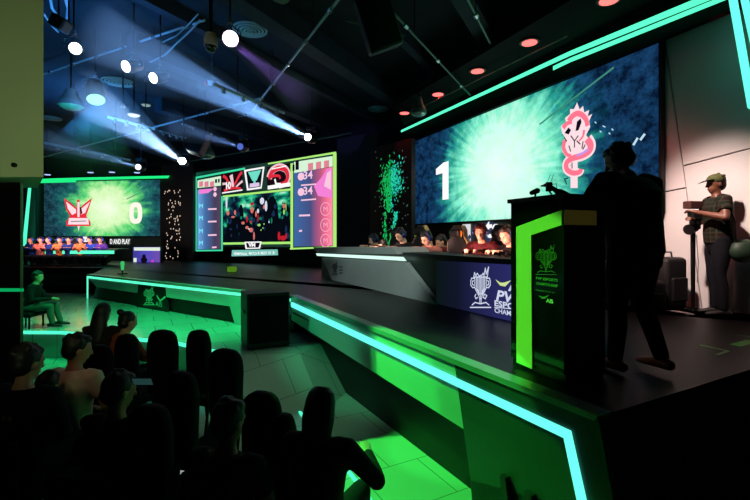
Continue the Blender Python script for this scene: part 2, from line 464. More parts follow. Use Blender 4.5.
# ---------------------------------------------------------------- screens
def nodes(m):
    m.use_nodes = True; nt = m.node_tree; nt.nodes.clear(); return nt, nt.nodes.new, nt.links.new
def splash_mat(name, cx, cy, asp, ramp, bluemix, strength, seed=0, ray=9, amp=.4):
    m = bpy.data.materials.new(name); nt, N, L = nodes(m)
    tc = N('ShaderNodeTexCoord'); sp = N('ShaderNodeSeparateXYZ'); L(tc.outputs['UV'], sp.inputs[0])
    def math_(op, a, b_=None):
        n_ = N('ShaderNodeMath'); n_.operation = op
        for i, v in enumerate((a, b_)):
            if v is None: continue
            if isinstance(v, (int, float)): n_.inputs[i].default_value = v
            else: L(v, n_.inputs[i])
        return n_.outputs[0]
    dx = math_('MULTIPLY', math_('SUBTRACT', sp.outputs[0], cx), asp); dy = math_('SUBTRACT', sp.outputs[1], cy)
    r = math_('SQRT', math_('ADD', math_('MULTIPLY', dx, dx), math_('MULTIPLY', dy, dy)))
    ang = math_('ARCTAN2', dy, dx)
    cb = N('ShaderNodeCombineXYZ'); L(math_('MULTIPLY', ang, ray), cb.inputs[0]); cb.inputs[1].default_value = seed; L(math_('MULTIPLY', r, .7), cb.inputs[2])
    rn = N('ShaderNodeTexNoise'); rn.inputs['Scale'].default_value = 1.6; rn.inputs['Detail'].default_value = 5; L(cb.outputs[0], rn.inputs['Vector'])
    rr = math_('ADD', r, math_('MULTIPLY', math_('SUBTRACT', rn.outputs['Fac'], .5), math_('MULTIPLY', math_('MINIMUM', r, 1.0), amp*1.6)))
    cl = N('ShaderNodeTexNoise'); cl.inputs['Scale'].default_value = 7; cl.inputs['Detail'].default_value = 9; cl.inputs['Roughness'].default_value = .7
    cc = N('ShaderNodeCombineXYZ'); L(dx, cc.inputs[0]); L(dy, cc.inputs[1]); cc.inputs[2].default_value = seed; L(cc.outputs[0], cl.inputs['Vector'])
    rr2 = math_('ADD', rr, math_('MULTIPLY', math_('SUBTRACT', cl.outputs['Fac'], .5), .5))
    cr = N('ShaderNodeValToRGB'); cr.color_ramp.elements.remove(cr.color_ramp.elements[1])
    cr.color_ramp.elements[0].position = ramp[0][0]; cr.color_ramp.elements[0].color = (*lin(ramp[0][1]), 1)
    for p, c_ in ramp[1:]:
        e = cr.color_ramp.elements.new(p); e.color = (*lin(c_), 1)
    L(rr2, cr.inputs[0])
    # blue cloud texture away from the burst
    b2 = N('ShaderNodeValToRGB'); b2.color_ramp.elements[0].position = .42; b2.color_ramp.elements[1].position = .72
    b2.color_ramp.elements[0].color = (0, 0, 0, 1); b2.color_ramp.elements[1].color = (*lin(bluemix), 1)
    c3 = N('ShaderNodeTexNoise'); c3.inputs['Scale'].default_value = 11; c3.inputs['Detail'].default_value = 12; c3.inputs['Roughness'].default_value = .8
    L(cc.outputs[0], c3.inputs['Vector']); L(c3.outputs['Fac'], b2.inputs[0])
    ad = N('ShaderNodeMix'); ad.data_type = 'RGBA'; ad.blend_type = 'ADD'; ad.inputs['Factor'].default_value = 1
    L(cr.outputs[0], ad.inputs['A']); L(b2.outputs[0], ad.inputs['B'])
    e = N('ShaderNodeEmission'); o = N('ShaderNodeOutputMaterial'); e.inputs['Strength'].default_value = strength
    L(ad.outputs['Result'], e.inputs['Color']); L(e.outputs[0], o.inputs['Surface'])
    return m
PINK = emis('logo_pink', (255, 120, 145), 1.0); RED = emis('logo_red', (235, 45, 60), 1.0)
LILAC = emis('logo_lilac', (200, 150, 240), 1.0); DKE = emis('logo_black', (16, 10, 26), 1.0)
WPINK = emis('logo_pale_pink', (255, 225, 232), 1.0)
BEZ = mat('screen_bezel', (10, 10, 12), .5)

# right screen
uL, uR = SC1.u(415), SC1.u(658.5); zB, zT = SC1.uz(415, 224)[1], SC1.uz(415, 134.5)[1]+.02
t = thing('led_screen', 'huge wide right screen with a white 1 and pink serpent emblem', 'screen', SC1.pt((uL+uR)/2, zB))
bm = bmesh.new(); SC1.slab(bm, [(uL-.05, zB-.05), (uR+.04, zB-.05), (uR+.04, zT+.05), (uL-.05, zT+.05)], -.01, .09)
part('housing', bm, BEZ, t)
ssm = splash_mat('burst_picture_right', .52, .4, 2.5, [(0, (235, 255, 245)), (.36, (205, 255, 232)), (.52, (130, 240, 198)), (.68, (40, 160, 135)), (.84, (10, 60, 80)), (1, (6, 22, 46))], (30, 80, 125), 1.0, 3, amp=.38)
part('picture', uvquad(SC1, [(uL, zB), (uR, zB), (uR, zT), (uL, zT)], .0), ssm, t, keep=True)
bm = bmesh.new()
SC1.pslab(bm, [(442.5, 200), (448.5, 199), (448.5, 168), (442.5, 170)], .012, .005)
SC1.pslab(bm, [(436, 175), (442.6, 173), (448.5, 167.5), (448.5, 161), (443.5, 162.5), (436, 169)], .0118, .005)
part('score_number', bm, WHITE, t)
# serpent emblem: outline blob, pink coils, dark eye patches
dr = bmesh.new()
halo = [(570.5, 188), (577.5, 188), (577.5, 160), (583, 158), (588, 150), (590, 144), (588, 138), (586, 135), (590, 127), (589, 121), (592, 114), (587.5, 116.5), (589, 110), (584, 112.5), (583, 106), (579.5, 109.5), (577, 102.5), (574, 109), (570, 109), (570, 114), (565, 118), (566, 122), (561, 126), (562, 133), (565, 137), (562, 144), (562.5, 152), (566, 157), (570.5, 160)]
SC1.pslab(dr, halo, .008, .004); part('emblem_outline', dr, WPINK, t)
def stroke(nm, pts, w, m, off):
    dr = bmesh.new(); SC1.ribbon(dr, pts, w, off); part('emblem_'+nm, dr, m, t)
coil = [(587, 139), (590.5, 145), (589, 151), (582, 155.5), (572, 158.5), (566.5, 163), (567, 169.5), (573, 173), (579.5, 172), (581, 169)]
stroke('coil_outline', coil, .22, WPINK, .014)
stroke('body_coil', coil, .13, PINK, .018)
stroke('crest', [(569, 121), (572, 116.5), (577, 113.5), (582, 115), (586, 119.5), (587.5, 126)], .12, PINK, .018)
stroke('snout', [(563, 128), (567, 123.5), (572, 122)], .1, PINK, .018)
stroke('neck_coil', [(565, 140), (563.5, 147), (566.5, 154), (571, 156)], .09, PINK, .018)
stroke('jaw', [(584, 130), (583, 136), (579, 141)], .05, PINK, .018)
stroke('shading', [(588.5, 149), (582.5, 153.3), (576.5, 155.6)], .05, LILAC, .022)
for nm, pts in (('right_eye', [(575.5, 131), (578.5, 130), (581.5, 122), (580.5, 118.5), (577, 121.5)]), ('left_eye', [(564.5, 133), (568.5, 134.5), (571, 130), (568.5, 127.5)])):
    dr = bmesh.new(); SC1.pslab(dr, pts, .024, .003); part('emblem_'+nm, dr, DKE, t)
dr = bmesh.new()
for pts in ([(571, 136), (574.5, 141), (578, 136)], [(574.5, 141), (574.5, 147)], [(569, 146), (570.5, 151)], [(583, 142), (582, 148)], [(585, 145), (583, 149)], [(564.5, 138), (566.5, 141)], [(566.5, 184), (564.5, 179), (568, 178)], [(577, 141), (580, 144)], [(572, 163), (572, 168)]):
    SC1.line(dr, pts, .022, .024)
part('emblem_marks', dr, DKE, t)
dr = bmesh.new()
for (x0, y0, x1, y1) in ((634, 144, 637, 139), (641, 139, 644, 135), (595, 122, 596, 123), (603, 126, 605, 127), (612, 129, 613, 130), (645, 42, 646, 43), (600, 131, 601, 132), (609, 133, 610, 134)):
    SC1.line(dr, [(x0, y0), (x1, y1)], .018 if y0 < 134 else .04, .012)
loose('sparks', dr, emis('spark_blue_white', (200, 235, 255), .9), t)
dr = bmesh.new(); SC1.line(dr, [(540, 124), (613, 68)], .035, .012)
part('light_streak', dr, emis('streak_green', (90, 190, 160), .5), t)

# LED lines around the right screen
PL = Plane(24.5, 6.3)
def ledbar(name, plane, quads, m, label, off=0, th=.006):
    bm = bmesh.new()
    for q_ in quads: plane.pslab(bm, q_, off, th)
    return single(name, bm, m, label, 'led strip')
ledbar('led_strip', PL, [[(401, 132.4), (570, 55.7), (570, 51), (401, 130.2)], [(570, 55.7), (765, -22), (745, -22), (570, 51)]], CYAN, 'upper of two slanting cyan light strips above the right screen')
ledbar('led_strip', PL, [[(553, 70.3), (570, 62.2), (570, 58), (553, 66.2)], [(570, 62.2), (775, -20), (762, -20), (570, 58)]], CYAN, 'shorter lower cyan light strip above the right screen')
PR = Plane(24.5, 6.1)
ledbar('led_strip', PR, [[(747.5, 108), (757, 112), (734, -20), (725, -20)]], CYANB, 'left of two steep cyan light strips at the upper right wall corner')
ledbar('led_strip', PR, [[(757, 75), (764, 75), (745, -20), (736, -20)]], CYANB, 'right of two steep cyan light strips at the upper right wall corner')

# banner wall below the right screen
t = thing('banner_board', 'dark banner strip below the right screen behind the players with white signs', 'banner', SC1.pt(SC1.u(480), 1.1))
bm = bmesh.new(); SC1.slab(bm, [(uL, DECK+.002), (uR-1.3, DECK+.002), (uR-1.3, zB-.06), (uL, zB-.06)], -.05, .05)
part('board', bm, mat('dark_green_banner', (40, 62, 50), .6), t)
bm = bmesh.new(); SC1.pslab(bm, [(462.5, 262), (470, 262), (470, 224), (462.5, 224.4)], 0, .02)
part('white_sign', bm, emis('emissive_white', (235, 235, 240), .85), t)  # white sign drawn with its own emission
bm = bmesh.new(); SC1.line(bm, [(463.5, 238), (466, 241), (469.5, 237)], .1, .03); part('sign_mark', bm, emis('sign_navy', (60, 70, 120), .7), t)
bm = bmesh.new(); SC1.pslab(bm, [(484, 246), (493, 246), (493, 222), (484, 222.5)], 0, .02); part('blue_sign', bm, emis('emissive_blue', (50, 70, 110), .7), t)  # blue sign is emissive too
bm = bmesh.new(); SC1.text(bm, 'ts', 485, 238, .4, .03, .5, bold=.03); part('sign_letters', bm, WHITE, t)

# decorative panel with green splash
DP = Plane(40, 8.26)
ul, ur = DP.u(370), DP.u(411.5); zb, zt = DECK+.01, DP.uz(391, 143)[1]
t = thing('decorative_panel', 'tall dark red panel with green dotted tree pattern between the screens', 'panel', DP.pt((ul+ur)/2, zb))
bm = bmesh.new(); DP.slab(bm, [(ul, zb), (ur, zb), (ur, zt), (ul, zt)], 0, .15)
part('board', bm, mat('dark_red_mottled_board', (46, 12, 14), .6, vary=.9, scale=14), t)
bm = bmesh.new(); bm2 = bmesh.new(); bm3 = bmesh.new(); rnd = random.Random(3)
for i in range(1150):
    f = rnd.random()
    if i < 620: x, y = 390+rnd.gauss(0, 5.2)+(3 if rnd.random() < .4 else 0), 180+rnd.gauss(0, 9)
    else:
        y = 188+f*60; x = (384.5+(y-200)*.02 if rnd.random() < .42 else (397.5-(y-208)*.22)) + rnd.gauss(0, 1.0)
        if 186 < y < 212: x = 388.5+rnd.gauss(0, 2.4)
    if not (373 < x < 409): continue
    r_ = rnd.uniform(.008, .03)
    tgt = bm2 if (x > 391 and rnd.random() < .7) else bm
    DP.disc(tgt, x, y, r_*.8, r_*1.4, .006+rnd.random()*.004, 5)
for i in range(60): DP.disc(bm3, rnd.uniform(374, 408), rnd.uniform(150, 235), .014, .018, .012, 5)
o1 = part('green_dots', bm, emis('dot_green', (25, 190, 95), .9), t); o1['kind'] = 'stuff'
o1 = part('cyan_dots', bm2, emis('dot_cyan', (40, 215, 190), .95), t, label='bluish green dots'); o1['kind'] = 'stuff'
o1 = part('white_dots', bm3, emis('dot_dim', (140, 150, 140), .5), t, label='dim white dots'); o1['kind'] = 'stuff'

# black set wall between middle screen and decorative panel, and far left tower with white dots
bm = bmesh.new(); SC2.slab(bm, [(SC2.u(337), DECK+.002), (SC2.u(371), DECK+.002), (SC2.u(371), 5.3), (SC2.u(337), 5.3)], 0, .3)
single('set_wall', bm, mat('blue_black_set_wall', (14, 18, 22), .6), 'plain black set wall between the middle screen and decorative panel', 'wall panel')
T3 = Plane(75, 15.5)
t = thing('dotted_tower', 'black tower with sparkling white dots between the left and middle screens', 'tower', T3.pt(T3.u(174), DECK))
bm = bmesh.new(); T3.slab(bm, [(T3.u(161), DECK+.002), (T3.u(193), DECK+.002), (T3.u(193), 5.2), (T3.u(161), 5.2)], 0, .3)
part('tower_body', bm, mat('black_tower_board', (12, 14, 17), .6), t)
bm = bmesh.new()
for i in range(70): T3.disc(bm, 164.5+rnd.random()*16, rnd.uniform(190, 262), .024, .034, .01, 6)
o1 = part('white_dots', bm, emis('dot_white', (240, 215, 190), .85), t); o1['kind'] = 'stuff'

# middle screen
X0, X1, X2 = SC2.u(195), SC2.u(336.5), 0
zb2, zt2 = SC2.uz(336, 248)[1], SC2.uz(336, 153)[1]
t = thing('led_screen', 'middle screen with live players picture between blue and pink side columns', 'screen', SC2.pt((X0+X1)/2, zb2))
bm = bmesh.new(); SC2.slab(bm, [(X0-.06, zb2-.05), (X1+.06, zb2-.05), (X1+.06, zt2+.05), (X0-.06, zt2+.05)], -.01, .25)
part('housing', bm, BEZ, t)
def grad_mat(name, stops, axis=0, strength=1.0, noise_=0):
    m = bpy.data.materials.new(name); nt, N, L = nodes(m)
    tc = N('ShaderNodeTexCoord'); sp = N('ShaderNodeSeparateXYZ'); L(tc.outputs['UV'], sp.inputs[0])
    cr = N('ShaderNodeValToRGB'); cr.color_ramp.elements.remove(cr.color_ramp.elements[1])
    cr.color_ramp.elements[0].position = stops[0][0]; cr.color_ramp.elements[0].color = (*lin(stops[0][1]), 1)
    for p, c_ in stops[1:]:
        e = cr.color_ramp.elements.new(p); e.color = (*lin(c_), 1)
    src = sp.outputs[axis]
    if noise_:
        nz = N('ShaderNodeTexNoise'); nz.inputs['Scale'].default_value = noise_; nz.inputs['Detail'].default_value = 4; L(tc.outputs['UV'], nz.inputs['Vector'])
        a = N('ShaderNodeMath'); a.operation = 'MULTIPLY_ADD'; L(nz.outputs['Fac'], a.inputs[0]); a.inputs[1].default_value = .8; a.inputs[2].default_value = -.4
        a2 = N('ShaderNodeMath'); a2.operation = 'ADD'; L(a.outputs[0], a2.inputs[0]); L(src, a2.inputs[1]); src = a2.outputs[0]
    L(src, cr.inputs[0])
    e = N('ShaderNodeEmission'); o = N('ShaderNodeOutputMaterial'); e.inputs['Strength'].default_value = strength
    L(cr.outputs[0], e.inputs['Color']); L(e.outputs[0], o.inputs['Surface'])
    return m
def pq(pl, pts, off):  # pixel quad with uv, bottom-left first ccw
    return uvquad(pl, [pl.uz(x, y, off) for x, y in pts], off)
bgm = grad_mat('screen_ground_green', [(0, (20, 80, 62)), (.35, (8, 26, 30)), (.6, (30, 60, 50)), (1, (16, 60, 50))], 0, 1.0, 3)
part('picture', uvquad(SC2, [(X0, zb2), (X1, zb2), (X1, zt2), (X0, zt2)], 0), bgm, t, keep=True)
# frame lights
bm = bmesh.new(); SC2.pslab(bm, [(195, 178.8), (245, 169.4), (245, 167.5), (195, 177)], .012, .004)
SC2.pslab(bm, [(195.2, 251), (196.6, 251), (196.6, 178), (195.2, 178.3)], .012, .004)
SC2.pslab(bm, [(196, 251.4), (222, 251), (222, 249.6), (196, 250)], .012, .004); SC2.pslab(bm, [(221.2, 251), (222.6, 251), (222.6, 196), (221.2, 196.2)], .012, .004)
part('green_frame', bm, emis('frame_teal', (60, 225, 165), 1), t)
bm = bmesh.new(); SC2.pslab(bm, [(268, 164.5), (336, 153.6), (336, 151.6), (268, 163)], .012, .004)
SC2.pslab(bm, [(290.5, 249), (293, 249), (293, 163), (290.5, 163.5)], .012, .004)
SC2.pslab(bm, [(333, 247), (336.4, 247), (336.4, 153), (333, 153.6)], .012, .004)
SC2.pslab(bm, [(290, 249.6), (334, 247.8), (334, 246.2), (290, 248)], .012, .004)
SC2.pslab(bm, [(223, 244.6), (290.5, 244), (290.5, 241.6), (223, 242.6)], .031, .004)
SC2.pslab(bm, [(223, 197.4), (290.5, 190.5), (290.5, 188.4), (223, 195.6)], .012, .004)
part('yellow_green_frame', bm, emis('frame_lime', (175, 240, 120), 1), t)
lm = grad_mat('left_column_blue', [(0, (110, 170, 230)), (.35, (70, 110, 165)), (.75, (70, 62, 90)), (1, (85, 70, 95))], 0, 1.0)
part('left_column', pq(SC2, [(197.5, 249.5), (220.8, 249), (220.8, 187), (197.5, 190)], .014), lm, t, keep=True)
rm = grad_mat('right_column_pink', [(0, (60, 105, 165)), (.45, (70, 80, 130)), (.7, (190, 90, 130)), (.9, (255, 120, 155)), (1, (255, 150, 175))], 0, 1.0)
part('right_column', pq(SC2, [(294, 246.5), (332.6, 245.6), (332.6, 167), (294, 173)], .014), rm, t, keep=True)
bm = bmesh.new(); SC2.pslab(bm, [(294, 173), (332.6, 166.4), (332.6, 156), (294, 162)], .014, .004); SC2.pslab(bm, [(197.5, 188), (220.8, 185.6), (220.8, 176), (197.5, 180.5)], .014, .004)
SC2.pslab(bm, [(199, 224), (200.5, 224), (200.5, 224), (199, 224)][:3], .02, .001) if False else None
loose('header_strip', bm, emis('header_pale', (215, 245, 215), 1), t)
bm = bmesh.new()
for x in (308, 316, 324): SC2.pslab(bm, [(x, 170.5-(x-308)*.16), (x+5, 169.6-(x-308)*.16), (x+5, 162.6-(x-308)*.16), (x, 163.5-(x-308)*.16)], .02, .004)
for x in (199, 204.5, 210): SC2.pslab(bm, [(x, 187), (x+4, 186.5), (x+4, 181), (x, 181.8)], .02, .004)
loose('portrait', bm, emis('portrait_pink', (225, 130, 150), 1), t)
bm = bmesh.new(); SC2.text(bm, '1', 295.5, 170, .32, .02, .16, bold=.05); part('score_number', bm, DKE, t)
bm = bmesh.new()
SC2.pslab(bm, [(292.5, 171), (294.5, 170.7), (294.5, 164.6), (292.5, 165)], .02, .004); SC2.pslab(bm, [(215, 183), (217, 182.8), (217, 179), (215, 179.3)], .02, .004); SC2.pslab(bm, [(218, 182.7), (219.6, 182.4), (219.6, 178.6), (218, 179)], .02, .004)
loose('score_box', bm, DKE, t)
# hero art and rows
bm = bmesh.new()
SC2.pslab(bm, [(318, 196), (332, 198), (332, 168), (327, 169), (321, 178), (314, 186)], .02, .004); SC2.pslab(bm, [(199, 194), (208, 193), (214, 188.5), (199, 189.5)], .02, .004)
loose('hero_art', bm, emis('hero_magenta', (245, 130, 215), 1), t)
bm = bmesh.new()
SC2.pslab(bm, [(324, 186), (331, 190), (331, 170), (327, 173)], .024, .002)
for y in (176.5, 192): SC2.disc(bm, 301, y, .16, .14, .024, 10); SC2.text(bm, '34', 303.5, y+3, .28, .024, .42, bold=.02)
for y in (185, 200): SC2.pslab(bm, [(301, y+1), (316, y-.2), (316, y-1.6), (301, y-.4)], .024, .002)
for y, w in ((216.5, 11), (232, 3), (247, 6)): SC2.pslab(bm, [(299, y), (299+w, y-.4), (299+w, y-2.2), (299, y-1.8)], .024, .002) if y < 240 else None
for y in (210, 222.5, 236, 248.3): SC2.pslab(bm, [(208 if y < 240 else 212, y), (216.5, y-.3), (216.5, y-1.9), (208 if y < 240 else 212, y-1.6)], .024, .002)
for y in (187, 192.5): SC2.disc(bm, 215, y+2, .12, .1, .024, 6)
loose('player_name', bm, emis('name_pink', (250, 200, 225), 1), t)
bm = bmesh.new()
for y in (209, 225, 240.5):
    c_ = SC2.uz(325.5, y, .024)
    for k in range(14):
        a_, b_ = 2*math.pi*k/14, 2*math.pi*(k+1)/14
        bm.faces.new([bm.verts.new(SC2.pt(c_[0]+rr*math.cos(q_), c_[1]+rr*math.sin(q_), .024)) for rr, q_ in ((.2, a_), (.23, a_), (.23, b_), (.2, b_))])
    SC2.line(bm, [(323.8, y+2), (323.8, y-2), (325.5, y), (327.2, y-2), (327.2, y+2)], .03, .024)
loose('round_icon', bm, emis('icon_pink', (255, 170, 195), 1), t)
bm = bmesh.new()
for y in (206, 218, 231, 243): SC2.line(bm, [(199.5, y+1.6), (199.5, y-1.6), (201, y), (202.5, y-1.6), (202.5, y+1.6)], .05, .024)
loose('column_icon', bm, emis('icon_cyan', (120, 235, 255), 1), t)
# team logos
bm = bmesh.new(); SC2.pslab(bm, [(221.5, 193.8), (243, 190.6), (242, 170.6), (221, 174.5)], .02, .004); SC2.pslab(bm, [(267, 191), (290, 187.5), (290, 163), (267, 167)], .02, .004)
loose('logo_tile', bm, emis('tile_black', (24, 10, 16), 1), t)
TR = emis('team_red', (225, 45, 65), 1); TP = emis('team_pale', (240, 200, 210), 1)
for nm, pts, w, m_, o_ in (('wing', [(223, 176), (226, 178), (229, 183), (232, 186)], .13, TR, .028), ('wing', [(242, 172), (239, 176), (236, 182), (233, 186)], .13, TR, .028),
      ('wing_edge', [(222.5, 184), (226, 184), (229, 188)], .1, TP, .027), ('wing_edge', [(242.5, 181), (239, 184), (236, 187)], .1, TP, .027), ('figure', [(231, 175), (232, 180), (233, 188)], .2, TP, .03), ('hem', [(224, 191), (229, 188.5), (236, 188), (241, 188.5)], .12, TR, .031),
      ('arc_edge', [(269, 178), (272, 171), (279, 167), (286, 169.5), (288.5, 176), (286, 183), (279, 186)], .3, TP, .026),
      ('arc', [(269.5, 177.5), (272.5, 171.5), (279, 168), (285.5, 170), (287.8, 176), (285.5, 182), (279, 185)], .2, TR, .029), ('beak', [(268.5, 178.5), (273, 176), (279, 176), (280, 179)], .12, TR, .03)):
    bm = bmesh.new(); SC2.ribbon(bm, pts, w, o_); part('logo_'+nm, bm, m_, t)
bm = bmesh.new(); SC2.text(bm, '10', 226, 189.5, .3, .034, .3, bold=.04); SC2.line(bm, [(269, 187.5), (289, 184.5)], .14, .034); SC2.line(bm, [(222.5, 193), (242, 190)], .05, .034)
SC2.line(bm, [(272, 169), (286, 166)], .04, .034); SC2.line(bm, [(275, 180), (276, 184), (280, 184)], .08, .034)
loose('team_logo_white', bm, WHITE, t)
bm = bmesh.new()
SC2.pslab(bm, [(247, 190.5), (261.5, 188.4), (264.5, 166.5), (244, 170)], .02, .004); part('trophy_badge', bm, WHITE, t)
bm = bmesh.new(); SC2.pslab(bm, [(248.5, 188.5), (260.5, 186.8), (262.6, 168.6), (246, 171.6)], .028, .004); part('trophy_badge_ground', bm, emis('badge_black', (8, 16, 20), 1), t)
bm = bmesh.new(); SC2.pslab(bm, [(252.5, 181), (256.5, 180.5), (261, 170), (248, 172.2)], .036, .004); SC2.pslab(bm, [(253.5, 183), (255.5, 183), (255.5, 180), (253.5, 180)], .036, .004); part('trophy', bm, emis('trophy_mint', (110, 225, 200), 1), t)
bm = bmesh.new(); SC2.pslab(bm, [(249.5, 187.6), (259.5, 186.2), (259, 182.4), (250, 183.6)], .036, .004); part('trophy_caption', bm, emis('caption_lilac', (220, 200, 235), 1), t)
# live picture of players
def crowd_mat():
    m = bpy.data.materials.new('live_players_picture'); nt, N, L = nodes(m)
    tc = N('ShaderNodeTexCoord'); mp = N('ShaderNodeMapping'); mp.inputs['Scale'].default_value = (9, 6, 1); L(tc.outputs['UV'], mp.inputs[0])
    v = N('ShaderNodeTexVoronoi'); v.inputs['Scale'].default_value = 1; L(mp.outputs[0], v.inputs['Vector'])
    nz = N('ShaderNodeTexNoise'); nz.inputs['Scale'].default_value = 4; nz.inputs['Detail'].default_value = 5; L(tc.outputs['UV'], nz.inputs['Vector'])
    cr = N('ShaderNodeValToRGB'); cr.color_ramp.interpolation = 'LINEAR'; cr.color_ramp.elements.remove(cr.color_ramp.elements[1])
    sp = N('ShaderNodeSeparateXYZ'); L(tc.outputs['UV'], sp.inputs[0])
    cols = [(0, (4, 10, 16)), (.44, (6, 14, 24)), (.52, (14, 34, 60)), (.58, (10, 90, 80)), (.66, (40, 200, 140)), (.76, (190, 240, 220))]
    cr.color_ramp.elements[0].position = 0; cr.color_ramp.elements[0].color = (*lin(cols[0][1]), 1)
    for p, c_ in cols[1:]:
        e = cr.color_ramp.elements.new(p); e.color = (*lin(c_), 1)
    a = N('ShaderNodeMath'); a.operation = 'MULTIPLY_ADD'; L(sp.outputs[1], a.inputs[0]); a.inputs[1].default_value = .22; L(nz.outputs['Fac'], a.inputs[2])
    a2 = N('ShaderNodeMath'); a2.operation = 'MULTIPLY_ADD'; L(v.outputs['Distance'], a2.inputs[0]); a2.inputs[1].default_value = -.18; L(a.outputs[0], a2.inputs[2])
    L(a2.outputs[0], cr.inputs[0])
    e = N('ShaderNodeEmission'); o = N('ShaderNodeOutputMaterial'); L(cr.outputs[0], e.inputs['Color']); L(e.outputs[0], o.inputs['Surface'])
    return m
PIC = part('live_picture', pq(SC2, [(223, 242), (290, 241), (290, 191), (223, 197.4)], .014), crowd_mat(), t, keep=True)
def blobs(lst, m, name, off):
    bm = bmesh.new()
    for x, y, rx, ry in lst: SC2.disc(bm, x, y, rx, ry, off, 10)
    loose(name, bm, m, PIC)
blobs([(236, 224, .26, .5), (246, 233, .4, .5), (257, 222, .28, .62), (272, 216, .34, .75), (285, 224, .26, .8), (264, 233, .4, .42), (277, 231, .34, .5), (230, 232, .24, .4), (241, 217, .16, .5), (266, 209, .16, .5)], emis('pictured_dark_clothes', (6, 10, 18), 1), 'pictured_bodies', .02)
rb = random.Random(11)
def scat(n_, xr, yr, rr, m, name, off):
    blobs([(rb.uniform(*xr), rb.uniform(*yr), rb.uniform(*rr), rb.uniform(*rr)*1.3) for _ in range(n_)], m, name, off)
scat(26, (225, 288), (200, 236), (.03, .11), emis('pictured_navy', (22, 44, 78), 1), 'pictured_navy_folds', .022)
scat(14, (225, 288), (198, 222), (.03, .09), emis('pictured_teal', (20, 120, 100), 1), 'pictured_teal_glints', .023)
blobs([(228, 213, .09, .1), (235, 212.5, .07, .1), (252, 210, .09, .13), (243, 223, .1, .06), (251, 230, .12, .09), (284, 206, .08, .09), (247, 227.5, .1, .06), (254, 236, .05, .16), (256, 214, .05, .12), (233, 217, .12, .04), (264, 207, .06, .08)], emis('pictured_skin', (215, 115, 105), 1), 'pictured_faces', .026)
blobs([(252, 204, .09, .07), (283, 238, .16, .09), (279, 236, .07, .16), (247, 219, .05, .14), (258, 218, .04, .14), (286, 236, .05, .1), (251, 222, .06, .05)], emis('pictured_red', (190, 30, 45), 1), 'pictured_red_cap', .03)
blobs([(262, 201, .12, .13), (266, 206, .07, .2), (258, 211, .06, .09), (226.5, 203, .06, .25), (269, 222, .03, .04), (249, 229, .05, .03)], emis('pictured_white', (215, 222, 240), 1), 'pictured_white_hoods', .03)
blobs([(259, 225, .09, .05), (263, 228, .03, .03), (264, 224, .03, .03), (261, 230, .03, .03), (284, 212, .05, .1), (286, 206, .02, .2)], emis('pictured_lime', (150, 220, 110), 1), 'pictured_controller', .03)
bm = bmesh.new(); SC2.pslab(bm, [(245.5, 249), (260, 248.6), (261.5, 241.4), (244.5, 241.8)], .034, .004); part('caption_badge', bm, WHITE, t)
bm = bmesh.new(); SC2.pslab(bm, [(247, 247.8), (258.6, 247.5), (260, 242.6), (246, 243)], .04, .004); part('caption_badge_ground', bm, DKE, t)
bm = bmesh.new(); SC2.text(bm, 'VM', 248.2, 246.8, .15, .046, .4, bold=.06); part('caption_badge_letters', bm, WHITE, t)
bm = bmesh.new(); SC2.pslab(bm, [(231.5, 256.3), (277, 255.2), (276.6, 249.4), (232, 250.2)], .05, .05); part('caption_bar', bm, emis('caption_teal', (120, 195, 185), 1), t)
for wd, xa, xb in (('SEMIFINAL', 234, 247.5), ('MATCH', 249, 257), ('1', 258.3, 259.2), ('BEST', 260.8, 267), ('OF', 268.2, 271), ('3', 272.4, 274.5)):
    bm = bmesh.new(); SC2.text(bm, wd, xa, 254.9-(xa-234)*.02, .1, .056, SC2.u(xb)-SC2.u(xa), bold=.02); part('caption_word', bm, WHITE, t)

# left screen
vL, vR = SC3.u(44), SC3.u(160); zb3, zt3 = SC3.uz(100, 236)[1], SC3.uz(100, 181)[1]
t = thing('led_screen', 'far left screen with winged emblem and a white 0 on green', 'screen', SC3.pt((vL+vR)/2, zb3))
bm = bmesh.new(); SC3.slab(bm, [(vL-.4, zb3-.05), (vR+.04, zb3-.05), (vR+.04, zt3+.05), (vL-.4, zt3+.05)], -.01, .2); part('housing', bm, BEZ, t)
lsm = splash_mat('burst_picture_left', .55, .5, 1.9, [(0, (245, 255, 225)), (.32, (215, 248, 180)), (.5, (95, 215, 110)), (.68, (22, 100, 88)), (.86, (12, 50, 64)), (1.1, (8, 28, 40))], (45, 95, 105), 1.0, 9, ray=5)
part('picture', uvquad(SC3, [(vL, zb3), (vR, zb3), (vR, zt3), (vL, zt3)], 0), lsm, t, keep=True)
bm = bmesh.new()
SC3.pslab(bm, [(66, 222), (66.5, 226), (90.5, 226), (90.5, 222), (86, 216), (88.5, 209), (92, 198), (84, 204), (80, 208), (79.5, 199.5), (77, 199.5), (76.5, 208), (72, 204), (64, 198), (66, 209), (70, 216)], .01, .005)
part('emblem_outline', bm, RED, t)
bm = bmesh.new()
SC3.pslab(bm, [(68, 224.5), (89, 224.5), (88, 218), (69, 218)], .02, .004); SC3.pslab(bm, [(72, 215), (76, 213), (76, 209.5), (66, 201.5), (68, 209)], .02, .004); SC3.pslab(bm, [(81, 214.5), (85, 213), (90, 201.5), (81, 209)], .02, .004)
SC3.pslab(bm, [(77.4, 217), (79.5, 217), (79.5, 202), (77.4, 202)], .02, .004); SC3.pslab(bm, [(77.4, 226), (78.6, 231), (79.6, 226)], .02, .004)
loose('emblem_wings', bm, WPINK, t)
bm = bmesh.new(); SC3.line(bm, [(80.5, 208), (81.5, 213)], .08, .026); SC3.line(bm, [(71, 221.5), (86, 221)], .03, .026); part('emblem_marks', bm, DKE, t)
bm = bmesh.new(); c_ = SC3.uz(135.7, 213, .012); ro, ri = (.31, .47), (.1, .26)
